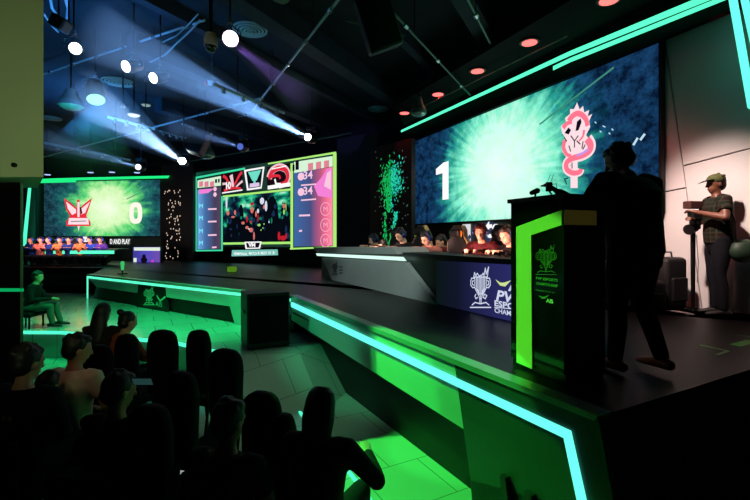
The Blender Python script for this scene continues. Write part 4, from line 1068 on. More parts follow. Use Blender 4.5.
t, hm, add, HM4 = seated('nearest left spectator in navy shirt with pale lettering on the back', 26, 345, 2.9, -.1, hair='messy', headyaw=-10, girth=1.15, top=DKNAVY, vox=.011)
PRW = mat('faded_white_print', (150, 150, 150), .8); PRP = mat('faded_pink_print', (140, 80, 70), .8)
zz0 = t.location.z
bm = bmesh.new()
hz_b = (at(26, 345, 2.9).z-(.5*math.cos(R(5))+.158*math.cos(R(8))+.125))
for k in range(7): bbox(bm, (-.14+k*.035, -.128+abs(-.14+k*.035)*.12, hz_b+.36), (.022, .012, .028), .003)
part('back_lettering', bm, PRW, t, world=False)
bm = bmesh.new(); bbox(bm, (-.1, -.125, hz_b+.24), (.1, .012, .14), .004); part('back_print', bm, PRP, t, world=False, label='faded pink print')
seated('spectator in pale pink shirt looking right toward the stage', 78, 334, 3.5, -.1, hair='short', sleeve='short', top=PALE, headyaw=-38, headtilt=12, vox=.012)
seated('long-haired woman in dark top in the far row near the centre stage', 103, 303, 5.2, .0, hair='long', top=BRN)
t, hm, add, HM4 = seated('woman with hair bun and rust orange top in the far row', 127, 311, 5.1, -.6, hair='bun', top=ORG, elbows=[V(-.27, .06, .7), V(.34, .12, .72)], hands=[V(-.1, .3, .6), V(.38, .38, .74)], lean=8)
seated('dark-haired spectator low in the bottom left between navy shirt and pale shirt', 47, 372, 3.2, -.1, hair='short', top=DKNAVY, s=.85)
# sideways sitting man at left
p = at(33, 275, 7.75)
t, hm, add, HM4 = person('seated_person', 'person seated sideways at the far left with hands together above the green floor', (p.x-.05, p.y, .47), -1.35, hz=.42, lean=12, headtilt=6, s=.86,
    knees=[V(-.12, .42, .45), V(.12, .42, .45)], ankles=[V(-.12, .5, .09), V(.12, .46, .09)], elbows=[V(-.24, .14, .6), V(.24, .14, .6)], hands=[V(-.05, .4, .6), V(.05, .42, .6)], hair='short', top=mat('black_fabric', (18, 18, 20)), legs=mat('grey_trousers', (80, 82, 78), .8), eyes=True)
bm = bmesh.new(); q0 = V(p.x-.1, p.y, .47); 
t2 = thing('low_stool', 'low dark stool under the sideways-seated person at far left', 'stool', q0)
bbox(bm, q0+V(0, 0, .25), (.4, .4, .08), .02); part('seat', bm, CH_M, t2)
for x in (-1, 1):
    for y in (-1, 1):
        bm = bmesh.new(); cyl(bm, q0+V(x*.16, y*.16, .22), q0+V(x*.16, y*.16, .002), .015); part('leg', bm, BLKM, t2)
# phones glowing between chairs
def phone(px, py, d, label, m):
    p = at(px, py, d); bm = bmesh.new(); bbox(bm, p, (.13, .008, .062), .003, Matrix.Rotation(.5, 4, 'X'))
    o = single('phone', bm, mat('black_phone', (10, 10, 10), .2), label, 'phone')
    bm = bmesh.new(); Mx = Matrix.Translation(p) @ Matrix.Rotation(.5, 4, 'X')
    f = [Mx @ V(x, -.006, zz) for x, zz in ((-.058, -.026), (.058, -.026), (.058, .026), (-.058, .026))]
    bm.faces.new([bm.verts.new(v) for v in f]); part('screen', bm, m, o, keep=True)
phone(143, 381, 2.6, 'phone with pale glowing screen held up between spectators', emis('phone_glow', (40, 75, 72), .6))

# --- host at the podium
hb = ground(634, 372, DECK)
hostd = PP.n
rz_h = math.radians(30)
host_top = mat('black_jacket', (13, 13, 14), .7, vary=.25, scale=30, bump=.25)
ORS = mat('tan_boot', (200, 105, 50), .6)
hb = hb + V(.02, .02, 0)
t, hm, add, HM4 = person('standing_person', 'host in black jacket leaning over the podium with head bowed', hb, R(20), hz=.93, lean=7, headtilt=24, headyaw=30, s=1.02, girth=1.28, bulk=1.22, vox=.009,
    elbows=[V(-.36, .12, 1.18), V(.3, .06, 1.12)], hands=[V(-.43, .3, 1.325), V(.2, .3, 1.14)],
    knees=[V(-.13, .04, .5), V(.1, .04, .5)], ankles=[V(-.15, .04, .09), V(.13, -.1, .11)], hair='messy', top=host_top, legs=mat('black_trousers', (14, 14, 15), .8), shoe=ORS, curl=.5)
headset(hm, add, HM4, BLKP)

# --- camera operator by the white wall
cb = ground(719, 315, DECK)
CHK = bpy.data.materials.new('plaid_shirt'); CHK.use_nodes = True
nt = CHK.node_tree; bs = nt.nodes['Principled BSDF']; tc = nt.nodes.new('ShaderNodeTexCoord'); br = nt.nodes.new('ShaderNodeTexBrick')
br.offset = 0; br.inputs['Scale'].default_value = 9; br.inputs['Color1'].default_value = (*lin((24, 34, 24)), 1); br.inputs['Color2'].default_value = (*lin((36, 24, 20)), 1); br.inputs['Mortar'].default_value = (*lin((52, 50, 42)), 1)
br.inputs['Mortar Size'].default_value = .05; br.inputs['Brick Width'].default_value = .5; br.inputs['Row Height'].default_value = .5
cm = nt.nodes.new('ShaderNodeMapping'); cm.inputs['Rotation'].default_value = (math.pi/2, 0, 0)
nt.links.new(tc.outputs['Object'], cm.inputs[0]); nt.links.new(cm.outputs[0], br.inputs['Vector']); nt.links.new(br.outputs['Color'], bs.inputs['Base Color']); bs.inputs['Roughness'].default_value = .85; bs.inputs['Specular IOR Level'].default_value = .1
t, hm, add, HM4 = person('standing_person', 'camera operator in cap and plaid shirt standing against the white wall', cb, R(72), hz=.97, lean=3, headtilt=2, headyaw=12, s=1.03, girth=1.18, vox=.01, eyes=True, sleeve='short',
    elbows=[V(-.33, .06, 1.2), V(.3, .1, 1.16)], hands=[V(-.1, .27, 1.28), V(.06, .27, 1.2)], hair='short', top=CHK, legs=mat('dark_trousers', (22, 22, 28)), skin=mat('tanned_skin', (110, 66, 48), .5))
bm = bmesh.new(); ball(bm, hm(0, -.012, .062), (.092, .104, .072), HM4); bb_ = remesh(bm, .01, 1)
CAPM = mat('khaki_cap', (78, 84, 52), .8, vary=.15, scale=30)
add('cap', bb_, CAPM)
bm = bmesh.new(); tube(bm, [hm(0, .07, .055), hm(0, .12, .05), hm(0, .165, .035)], [(.075, .008), (.07, .008), (.04, .006)], 14, side=V(1, 0, 0)); add('cap_brim', bm, mat('dark_cap_brim', (30, 34, 30), .7))
# camera on monopod
cp = at(689, 205, 5.72)
t = thing('video_camera', 'small camera with flat flash head held by the operator against the wall', 'camera', cp)
bm = bmesh.new(); bbox(bm, cp+V(.05, .0, -.0), (.2, .12, .1), .012, Matrix.Rotation(.2, 4, 'Z')); part('top_unit', bm, mat('dark_red_light_head', (70, 40, 36), .5), t)
bm = bmesh.new(); bbox(bm, cp+V(.09, 0, -.14), (.16, .12, .14), .02); part('body', bm, BLKP, t)
bm = bmesh.new(); cyl(bm, cp+V(.08, .0, -.3), cp+V(-.05, -.06, -.33), .055, .07, 18); part('lens', bm, BLKM, t)
bm = bmesh.new(); bbox(bm, cp+V(.08, 0, -.25), (.1, .1, .16), .02); part('grip', bm, BLKP, t)
mp_ = at(693, 240, 5.72)
t = thing('monopod', 'black monopod standing under the operator camera', 'monopod', (mp_.x, mp_.y, DECK))
bm = bmesh.new(); cyl(bm, (mp_.x, mp_.y, DECK+.02), (mp_.x, mp_.y, cp.z-.34), .022, .03); part('pole', bm, BLKM, t)
bm = bmesh.new(); tube(bm, [(mp_.x+.03, mp_.y-.02, cp.z-.4), (mp_.x+.05, mp_.y-.03, 1.75), (mp_.x+.04, mp_.y-.02, 1.5)], .006, 6); part('strap', bm, mat('grey_strap', (120, 122, 118), .6), t)
bm = bmesh.new(); ball(bm, (mp_.x, mp_.y, DECK+.02), (.03, .03, .018)); part('foot', bm, BLKM, t)
q = at(744, 251, 5.3)
t = thing('shoulder_bag', 'round dark green bag hanging at the camera operator right hip', 'bag', (q.x, q.y, q.z-.15))
bm = bmesh.new(); ball(bm, q, (.17, .11, .15)); part('body', bm, mat('dark_green_nylon', (30, 52, 36), .6, vary=.2, scale=12), t, smooth=True)
bm = bmesh.new(); tube(bm, [q+V(-.1, 0, .1), at(735, 222, 5.3), at(728, 203, 5.3)], .012, 8); part('strap', bm, BLKM, t)

# --- gaming chairs and players
GC = mat('black_gaming_leather', (26, 24, 24), .45); GCE = mat('tan_chair_edge', (190, 160, 105), .5)
def gaming_chair(px, topy, k, rz, label, accent, accent2):
    pl = Plane(27.5, 3.76+k); u, zt_ = pl.uz(px, topy); p = pl.pt(u, 0)
    H = zt_-DECK
    root = thing('gaming_chair', label, 'chair', (p.x, p.y, DECK), rz, 'gaming chairs behind the right desk')
    outl = [(-.17, .5), (-.2, .62), (-.27, .78), (-.26, .9), (-.17, 1.0), (-.16, H-.08), (-.1, H), (.1, H), (.16, H-.08), (.17, 1.0), (.26, .9), (.27, .78), (.2, .62), (.17, .5)]
    def slab2(bm, pts, y0, y1):
        a = [bm.verts.new((x, y0, z_)) for x, z_ in pts]; b_ = [bm.verts.new((x, y1, z_)) for x, z_ in pts]
        bm.faces.new(a); bm.faces.new(b_[::-1])
        for i in range(len(pts)): bm.faces.new((a[i], b_[i], b_[(i+1) % len(pts)], a[(i+1) % len(pts)]))
    bm = bmesh.new(); slab2(bm, outl, -.05, .04); bk = part('backrest', bm, GCE, root, world=False)
    bm = bmesh.new(); slab2(bm, [(x*.84, .52+(z_-.5)*.96) for x, z_ in outl], -.02, .07); part('back_padding', bm, GC, root, world=False)
    for x, m in ((-1, accent), (1, accent2)):
        bm = bmesh.new(); bbox(bm, (x*.12, .075, 1.06), (.08, .02, .1), .008, Matrix.Rotation(x*.3, 4, 'Y')); part('shoulder_slot', bm, m, bk, world=False)
    bm = bmesh.new(); bbox(bm, (0, .1, H-.14), (.24, .07, .12), .03); part('headrest', bm, GC, root, world=False)
    bm = bmesh.new(); bbox(bm, (0, .28, .47), (.5, .5, .1), .04); part('seat', bm, GC, root, world=False)
    for x in (-1, 1):
        bm = bmesh.new(); tube(bm, [(x*.28, .2, .45), (x*.3, .2, .64)], .02, 8); bbox(bm, (x*.3, .25, .66), (.09, .26, .03), .01); part('armrest', bm, BLKM, root, world=False)
    bm = bmesh.new(); cyl(bm, (0, .25, .08), (0, .25, .43), .03)
    for a in range(5): tube(bm, [(0, .25, .1), (.28*math.cos(a*1.257), .25+.28*math.sin(a*1.257), .045)], [.025, .018], 8)
    pdl = part('pedestal', bm, BLKM, root, world=False)
    for a in range(5):
        bm = bmesh.new(); x, y = .28*math.cos(a*1.257), .25+.28*math.sin(a*1.257); cyl(bm, (x-.012, y, .03), (x+.012, y, .03), .028); part('caster', bm, BLKM, pdl, world=False)
AO = mat('orange_slot', (220, 120, 40), .5); AG = mat('green_slot', (90, 200, 70), .5); AR = mat('red_slot', (180, 40, 40), .5)
FRZ = R(27.5)+R(90)   # players face the desk: direction -n
# facing vector (-sin rz, cos rz) = (-cos27.5, -sin27.5)
FRZ = math.atan2(math.cos(R(27.5)), -math.sin(R(27.5)))
gaming_chair(398, 227.5, 1.2, FRZ+.15, 'gaming chair with dark edges by the decorative dotted panel', AR, AR)
gaming_chair(422, 225.5, 1.25, FRZ+.15, 'gaming chair with tan edges left of the score 1', AG, AG)
gaming_chair(459, 225.5, 1.15, FRZ+.1, 'empty gaming chair beside the tall white sign', AO, AG)
gaming_chair(502, 224.5, 1.2, FRZ+.1, 'gaming chair nearest the podium with yellow slot', AO, AO)
HSET = mat('blue_black_headset', (30, 45, 110), .3); 
SK2 = mat('light_skin', (225, 165, 135), .5, vary=.05, scale=10)
def player(label, px, topy, k, rz, top, hairm=None, hs=True, lean=14, tilt=16, yaw=0, s=1.0, hair='short'):
    s *= 1.1; k -= .02
    pl = Plane(27.5, 3.76+k); u, zt_ = pl.uz(px, topy); p = pl.pt(u, 0)
    la = R(lean); ha = R(lean*.6+tilt); toph = (.5*math.cos(la)+.158*math.cos(ha)+.122)*s; hz = (zt_-DECK-toph)/s
    loc = V(p.x-(.5*math.sin(la)+.158*math.sin(ha))*-math.sin(rz)*s, p.y-(.5*math.sin(la)+.158*math.sin(ha))*math.cos(rz)*s, DECK)
    dz = .78/s
    r = person('gamer', label, loc, rz, hz=hz, lean=lean, headtilt=tilt, headyaw=yaw, s=s, top=top, hairm=hairm, skin=SK2, vox=.012, eyes=True, hair=hair, cat='person',
        elbows=[V(-.28, .12, dz-.03), V(.28, .12, dz-.03)], hands=[V(-.12, .36, dz+.01), V(.12, .36, dz+.01)], knees=[V(-.14, .42, hz), V(.14, .42, hz)], ankles=[V(-.13, .36, .09), V(.13, .36, .09)], curl=.9)
    if hs: headset(r[1], r[2], r[3], HSET)
    return r
MAR = mat('maroon_jacket', (92, 34, 40), .7, vary=.15, scale=20); BLKJ = mat('black_jersey', (34, 28, 30), .7, vary=.2, scale=20); REDH = mat('dark_red_hair', (96, 22, 28), .5)
SKJ = mat('salmon_jersey', (190, 110, 95), .7, vary=.15, scale=20)
player('player at the far left end of the right desk looking down', 373.5, 234, .85, FRZ-.1, BLKJ, yaw=-20)
player('dark player crouched between the far end player and the next chair', 383, 240, .7, FRZ-.1, BLKJ, hs=False, s=.95)
player('player in headset in front of the dotted tree panel', 400.5, 229, .85, FRZ+.1, BLKJ)
player('player in salmon jersey on the tan-edged chair left of the score 1', 426.5, 231.5, .9, FRZ, SKJ, tilt=20)
player('player in maroon leaning low beside the empty gaming chair', 441, 235, 1.25, FRZ-.3, MAR, hs=False, lean=14, tilt=20)
player('red-haired player in maroon jacket in front of the white sign', 480.5, 223.6, .85, FRZ+.35, MAR, hairm=REDH, yaw=20, tilt=10)
player('player holding a gamepad nearest the podium', 507, 226, .8, FRZ-.1, BLKJ, tilt=16, hairm=mat('brown_hair', (80, 60, 50), .5))
# gamepad
pl = Plane(27.5, 3.76+.42); u_, z_ = pl.uz(503, 252.5); p = pl.pt(u_, z_)
bm = bmesh.new(); Mg = Matrix.Rotation(R(-62.5), 4, 'Z'); bbox(bm, p, (.1, .05, .03), .012, Mg)
for s_ in (-1, 1): tube(bm, [p+(Mg @ V(s_*.05, 0, 0)), p+(Mg @ V(s_*.065, 0, -.04))], [.022, .014], 8)
single('gamepad', bm, BLKP, 'black gamepad in the hands of the player nearest the podium', 'controller')

# far left players (tiny)
cols = [('navy', (30, 50, 120)), ('pink', (215, 110, 100)), ('navy', (30, 50, 110)), ('orange', (220, 110, 60)), ('navy', (30, 50, 120)), ('orange', (220, 100, 60)), ('blue', (30, 60, 160)), ('purple', (80, 50, 150))]
wheres = ['at the left end of the far left desk beside the slanting light strip', 'second from the left behind the far left desk', 'below the left edge of the far left screen', 'directly under the winged emblem left wing',
          'right of the orange-clad person under the emblem', 'beside the small white sign on the banner', 'just right of the small white sign', 'nearest the banner lettering']
LP = [(33, 238.5), (42, 241), (51, 239), (61, 238), (70, 239.5), (82, 239.5), (92, 238), (102, 240)]
HS2 = mat('blue_headset', (40, 80, 220), .3)
for (px, ty), (cn, cc), wh in zip(LP, cols, wheres):
    p = at(px, ty, 15.2); s_ = .95; hz = (p.z-DECK-.78)/s_
    r = person('gamer', '%s-clad player %s' % (cn, wh), (p.x, p.y, DECK), math.pi+rnd.uniform(-.3, .3), hz=max(hz, .3), lean=8, headtilt=10, s=s_, top=mat('%s_shirt' % cn, cc, .7), skin=mat('rosy_skin', (230, 140, 110), .5), vox=.028,
        elbows=[V(-.25, .1, .58), V(.25, .1, .58)], hands=[V(-.1, .32, .66), V(.1, .32, .66)], eyes=False, group='players at the far left desk')
    headset(r[1], r[2], r[3], HS2)
# arched chair backs behind them
for px, w_, lab in ((49, 9, 'second from the left'), (64, 8, 'under the emblem'), (76, 8, 'left of the small white sign'), (98, 8, 'nearest the lettering')):
    p = at(px, 237.6, 15.75); H = p.z-DECK
    root = thing('gaming_chair', 'curved grey gaming chair back behind the far left players, %s' % lab, 'chair', (p.x, p.y, DECK), math.pi, 'gaming chairs at the far left desk')
    bm = bmesh.new()
    tube(bm, [(.22, 0, .5), (.25, 0, .85), (.18, -.02, H-.08), (.08, -.02, H-.02), (-.08, -.02, H-.02), (-.18, -.02, H-.08), (-.25, 0, .85), (-.22, 0, .5)], .03, 8); part('frame', bm, mat('pale_green_edge', (120, 150, 110), .5), root, world=False, smooth=True)
    bm = bmesh.new(); bbox(bm, (0, .02, (H+.45)/2), (.34, .05, H-.55), .02); part('backrest', bm, mat('dark_grey_pad', (40, 50, 50), .6), root, world=False)
    bm = bmesh.new(); bbox(bm, (0, .22, .45), (.45, .42, .09), .03); cyl(bm, (0, .2, .03), (0, .2, .42), .03); cyl(bm, (0, .2, .002), (0, .2, .04), .24); part('seat', bm, GC, root, world=False)

# ---------------------------------------------------------------- left column in the foreground
PG = mat('pale_plaster_column', (165, 170, 140), .8, vary=.05, scale=1.5)
c0 = at(43.5, 177, 3.6)
bm = bmesh.new(); prism(bm, [(c0.x, 3.6), (c0.x*4.4/3.6-.06, 4.4), (c0.x-4.2, 4.4), (c0.x-3.2, 3.6)], c0.z, CEIL-.002); single('wall_bulkhead', bm, PG, kind='structure')
e0 = at(22, 240, 3.95)
bm = bmesh.new(); prism(bm, [(e0.x, 3.95), (e0.x*4.3/3.95-.03, 4.3), (e0.x-3.2, 4.3), (e0.x-2.6, 3.95)], .002, c0.z-.001); single('wall_pillar', bm, BLKG, kind='structure')
a_ = at(-20, 288.6, 3.93); b_ = at(22, 288.6, 3.93)
bm = bmesh.new(); box(bm, ((a_.x+b_.x)/2, 3.94, (a_.z+at(0, 291.6, 3.93).z)/2), (b_.x-a_.x, .02, a_.z-at(0, 291.6, 3.93).z)); single('led_strip', bm, emis('dim_green_led', (10, 180, 100), .8), 'short level green light strip on the black pillar at the left picture edge', 'led strip')
bm = bmesh.new(); box(bm, (e0.x+.006, 3.94, 1.33), (.012, .02, 2.6)); single('edge_trim', bm, mat('green_glass_edge', (60, 110, 70), .3), 'thin vertical trim on the right edge of the black pillar', 'trim')
bm = bmesh.new(); p = at(14, 165, 3.59); cyl(bm, p+V(0, .012, 0), p+V(0, -.01, 0), .02); single('wall_socket', bm, BLKP, 'small black round fitting low on the pale foreground bulkhead', 'fitting')

# ---------------------------------------------------------------- ceiling rig
B2 = Vector((.463, .886, 0)).normalized()
def pipe(a, b_, r, label, m=STEEL, droppers=2, joints=0):
    a, b_ = Vector(a), Vector(b_)
    t = thing('rigging_pipe', label, 'pipe', (a+b_)/2)
    bm = bmesh.new(); cyl(bm, a, b_, r, seg=10); part('tube', bm, m, t)
    for k in range(droppers):
        f = (k+.5)/droppers; q = a.lerp(b_, f)
        bm = bmesh.new(); cyl(bm, q+V(0, 0, r*.5), (q.x, q.y, CEIL-.01), .008, seg=6); part('dropper', bm, BLKM, t)
    for k in range(joints):
        q = a.lerp(b_, (k+.5)/joints); bm = bmesh.new(); d = (b_-a).normalized(); cyl(bm, q-d*.05, q+d*.05, r*1.9, seg=10); part('coupler', bm, CHROME, t)
    return t
def hp(px, py, h=3.4): return at(px, py, F*h/(HY-py))
pipe(hp(346, -10), hp(257, 104), .022, 'long slender pipe running diagonally down to the middle lamp bar', joints=5)
pipe(hp(384, 3, 3.3), hp(470, 95, 3.3), .02, 'thin pipe crossing to the light strip above the score', mat('green_grey_pipe', (60, 90, 75), .4, metal=.5), joints=3)
pipe(hp(463, -10, 3.5), hp(502, 66, 3.5), .025, 'thicker dark pipe right of the ceiling speaker box', _m['green_grey_pipe'], joints=2)
pipe(hp(44, 157), hp(262, 98), .025, 'pipe crossing the upper left above the far left screen', joints=3)
pipe(hp(186, 162, 3.2), hp(352, 133, 3.2), .025, 'level pipe just above the middle screen', _m['green_grey_pipe'])
pipe(hp(424, 106, 3.3), hp(567, 36, 3.3), .012, 'very thin pale rod beneath the red downlights', mat('warm_grey_rod', (120, 110, 95), .5))
pipe(hp(40, 75, 3.9), hp(205, 20, 3.9), .02, 'upper pipe behind the white spotlights', joints=6)
pipe(hp(345, 20, 3.6), hp(405, 36, 3.6), .02, 'short bent pipe section beside the hanging black loudspeaker', _m['green_grey_pipe'])

def bar(pa, pb, h, label, m=STEEL):
    a, b_ = hp(*pa, h), hp(*pb, h)
    t = thing('lighting_bar', label, 'lighting bar', (a+b_)/2)
    bm = bmesh.new(); d = (b_-a); L = d.length; d.normalize()
    cyl(bm, a, b_, .03, seg=10); part('rail', bm, m, t)
    for k in range(4):
        q = a.lerp(b_, (k+.5)/4); bm = bmesh.new(); bbox(bm, q-V(0, 0, .05), (.07, .07, .09), .01); part('clamp', bm, CHROME, t)
    q = a.lerp(b_, .3); bm = bmesh.new(); cyl(bm, q, (q.x, q.y, CEIL-.01), .01, seg=6); part('dropper', bm, BLKM, t)
    q = a.lerp(b_, .8); bm = bmesh.new(); cyl(bm, q, (q.x, q.y, CEIL-.01), .01, seg=6); part('dropper', bm, BLKM, t)
bar((213, 84), (284, 113), 2.8, 'steel lamp bar glinting beside the long blue beam')
bar((182, 124), (212, 134), 3.3, 'short blue-lit bar right of the bright lower left lamp')
bar((45, 143), (130, 160), 2.35, 'low steel lamp bar running in from the left bulkhead')
bar((108, 117), (154, 129), 2.35, 'bar coloured white to look brightly lit inside the widest blue beam', mat('white_lacquer', (225, 225, 230), .4))  # white instead of steel, so the colour carries the beam's brightness
bar((160, 131), (186, 138), 3.3, 'small bar segment just right of the widest beam')

def cable(pts, h, r, label, m=None):
    bm = bmesh.new(); tube(bm, [hp(x, y, h) for x, y in pts], r, 6)
    single('cable', bm, m or mat('grey_cable', (130, 140, 150), .5), label, 'cable')
cable([(258, 103), (254, 109), (247, 115), (238, 117)], 3.25, .012, 'slack cable loop under the middle lamp bar')
cable([(150, 62), (165, 55), (176, 44), (190, 31), (200, 20)], 3.7, .016, 'lower sagging cable right of the white spotlights')
cable([(163, 42), (176, 36), (188, 25), (198, 14)], 3.8, .012, 'upper sagging cable right of the white spotlights')
cable([(50, -4), (52, 8), (56, 14)], 3.7, .022, 'short thick cable at the top left by the bulkhead')
cable([(65, -4), (68, 8), (67, 18)], 3.7, .022, 'straight cable dropping above the leftmost spotlight')
cable([(44, 14), (52, 26), (58, 32)], 3.7, .015, 'loose cable beside the pale bulkhead top')

def par(px, py, d, rpx, lens, label, aim=None, length=.3, canr=1.15, body=BLKM, name='spotlight', cat='spotlight', ang=None, top=CEIL):
    p = at(px, py, d); r = rpx/F*d
    aim = Vector(aim) if aim else V(0, 0, CH)
    dv = (aim-p).normalized()
    back = p-dv*length
    t = thing(name, label, cat, V(p.x, p.y, p.z-r))
    bm = bmesh.new(); tube(bm, [p-dv*.01, p-dv*length*.35, back+dv*.05, back], [r*canr, r*canr, r*canr*.8, r*.5], 20, round_=False); hsg = part('housing', bm, body, t)
    bm = bmesh.new(); tube(bm, [p-dv*.012, p+dv*.004], [r, r*.96], 24, round_=False); part('lens', bm, lens, hsg)
    side = dv.cross(V(0, 0, 1)).normalized(); m_ = p-dv*length*.5
    up = V(0, 0, 1)
    bm = bmesh.new(); rr = r*canr+.025
    tube(bm, [m_+side*rr, m_+side*rr+up*rr*.9, m_+up*(rr+.08), m_-side*rr+up*rr*.9, m_-side*rr], .011, 6); part('yoke', bm, CHROME if body is BLKM else body, t)
    bm = bmesh.new(); q = m_+up*(rr+.08); bbox(bm, q+V(0, 0, .05), (.06, .06, .1), .01); part('clamp', bm, CHROME, t)
    bm = bmesh.new(); cyl(bm, q+V(0, 0, .09), (q.x, q.y, top-.005), .014, seg=8); part('drop_rod', bm, BLKM, t)
    return p, dv
LW = emis('lens_white', (255, 255, 255), 6); LWV = emis('lens_violet_white', (252, 228, 255), 5); LG = emis('lens_green_white', (150, 255, 185), 1.6)
LB = emis('lens_blue_white', (235, 245, 255), 40)
par(75.5, 48.5, 7.0, 5.6, LW, 'leftmost round white spotlight near the pale bulkhead', (.5, 1.5, 2.5))
par(125.5, 66.5, 7.4, 5.6, LW, 'middle of the three white spotlights in the upper left', at(125.5, 66.5, 7.4)+V(-1.2, -2.6, -1.3), length=.34)
par(153, 78, 7.8, 5.2, LW, 'right of the three white spotlights in the upper left', at(153, 78, 7.8)+V(-1.2, -2.6, -1.3), length=.34)
par(230.5, 38.5, 6.5, 7.6, LWV, 'round violet-white spotlight beside the dome camera', (.3, 0, 2.9))
par(96, 100, 8.4, 8.0, LG, 'fat black spotlight with green-white lens facing down', at(100, 150, 8.0), length=.45)
for px, py, h, w, lab in ((118, 83, 4.05, 15, 'ribbed round ceiling diffuser below the middle white spotlight'), (50, 119, 4.05, 10, 'round ceiling diffuser beside the left bulkhead'), (250, 31, 4.05, 17, 'large ribbed round ceiling diffuser behind the violet spotlight'),
                      (378, 110, 4.05, 10.5, 'small dim round ceiling diffuser near the centre'), (276, -2, 4.05, 14, 'round ceiling diffuser cut by the top picture edge')):
    p = hp(px, py, h); r = w/F*p.y
    t = thing('ceiling_diffuser', lab, 'air diffuser', V(p.x, p.y, CEIL-.06), group=None)
    DM = mat('grey_green_diffuser', (130, 150, 140), .5)
    for k in range(5):
        rr = r*(1-k*.2); bm = bmesh.new()
        n_ = 28; z0, z1 = CEIL-.012-k*.012, CEIL-.035-k*.012
        A_ = [[bm.verts.new((p.x+rq*math.cos(2*math.pi*i/n_), p.y+rq*math.sin(2*math.pi*i/n_), zz)) for i in range(n_)] for rq, zz in ((rr, z0), (rr, z1), (rr-.04, z1), (rr-.04, z0))]
        for a_, b_ in zip(A_, A_[1:]+A_[:1]):
            for i in range(n_): bm.faces.new((a_[i], a_[(i+1) % n_], b_[(i+1) % n_], b_[i]))
        part('ring', bm, DM, t)
def pendant(px, py, d, wpx, glass, label, h=.3):
    p = at(px, py, d); r = wpx/F*d/2
    t = thing('pendant_lamp', label, 'ceiling lamp', V(p.x, p.y, p.z))
    bm = bmesh.new(); tube(bm, [p+V(0, 0, 0), p+V(0, 0, h*.25), p+V(0, 0, h*.6), p+V(0, 0, h)], [r, r*.95, r*.6, r*.4], 20, round_=False); part('shade', bm, mat('steel_shade', (110, 125, 120), .35, metal=.6), t)
    bm = bmesh.new(); ball(bm, p, (r*.92, r*.92, r*.35)); part('lamp_glass', bm, glass, t, smooth=True)
    bm = bmesh.new(); cyl(bm, p+V(0, 0, h), (p.x, p.y, CEIL-.002), .02, seg=8); part('drop_rod', bm, BLKM, t)
DG = mat('green_glass', (90, 170, 110), .15); 
pendant(71, 106, 9, 23, DG, 'wide lamp with green striped glass left of the green spotlight', .35)
pendant(418.5, 114, 10.2, 16, mat('mirror_glass', (160, 190, 175), .15, metal=.5), 'domed work lamp just above the left end of the light strip', .4)
pendant(206, 156, 12, 17, mat('mirror_glass', (160, 190, 175)), 'domed lamp above the left edge of the middle screen', .4)
pendant(146, 105, 11, 9, emis('dim_lens', (150, 185, 185), .7), 'small pale downlight below the right white spotlight', .12)
pendant(134, 115, 10.5, 12, emis('bright_small_lens', (225, 240, 255), 1.3), 'small white glowing lamp over the lit steel bar', .12)
pendant(123, 107, 11, 5, emis('dim_lens', (150, 185, 185), .7), 'tiny pale downlight near the beam top', .1)
# dome camera
p = at(210.8, 45, 6.6); t = thing('dome_camera', 'white dome security camera hanging beside the violet spotlight', 'security camera', p)
bm = bmesh.new(); tube(bm, [p+V(0, 0, -.02), p+V(0, 0, .1), p+V(0, 0, .17)], [.1, .1, .08], 20, round_=False); part('housing', bm, mat('off_white_plastic', (190, 160, 150), .5), t)
bm = bmesh.new(); ball(bm, p+V(0, 0, -.02), (.09, .09, .1)); part('dome', bm, mat('smoked_dome', (20, 24, 24), .08), t, smooth=True)
bm = bmesh.new(); cyl(bm, p+V(0, 0, .16), (p.x, p.y, CEIL-.005), .03); part('drop_rod', bm, BLKM, t)
# hanging loudspeakers
def hang_speaker(px, py, d, size, rot, label):
    p = at(px, py, d); M = rot
    t = thing('hanging_loudspeaker', label, 'loudspeaker', V(p.x, p.y, p.z-size[2]/2))
    bm = bmesh.new(); bbox(bm, p, size, .03, M); part('cabinet', bm, SPK, t)
    bm = bmesh.new(); bbox(bm, p+(M @ V(0, -size[1]/2-.01, 0)), (size[0]*.9, .02, size[2]*.9), .008, M); part('grille', bm, _m['grille_mesh'], t)
    for s_ in (-1, 1):
        q = p+(M @ V(s_*size[0]*.4, 0, size[2]*.45)); bm = bmesh.new(); cyl(bm, q, (q.x, q.y, CEIL-.01), .012, seg=6); part('hanger', bm, BLKM, t)
hang_speaker(378, 24, 6.3, (.5, .4, .75), Matrix.Rotation(-.35, 4, 'Y') @ Matrix.Rotation(.3, 4, 'X'), 'tilted black loudspeaker hanging near the top centre')
hang_speaker(199, 143, 11, (.38, .35, .62), Matrix.Rotation(.35, 4, 'Y') @ Matrix.Rotation(-.2, 4, 'X'), 'tilted black loudspeaker hanging right of the brightest beam source')
hang_speaker(61, 24, 6.6, (.22, .2, .2), Matrix.Rotation(.5, 4, 'Y'), 'small fixture box among the cables above the leftmost spotlight')
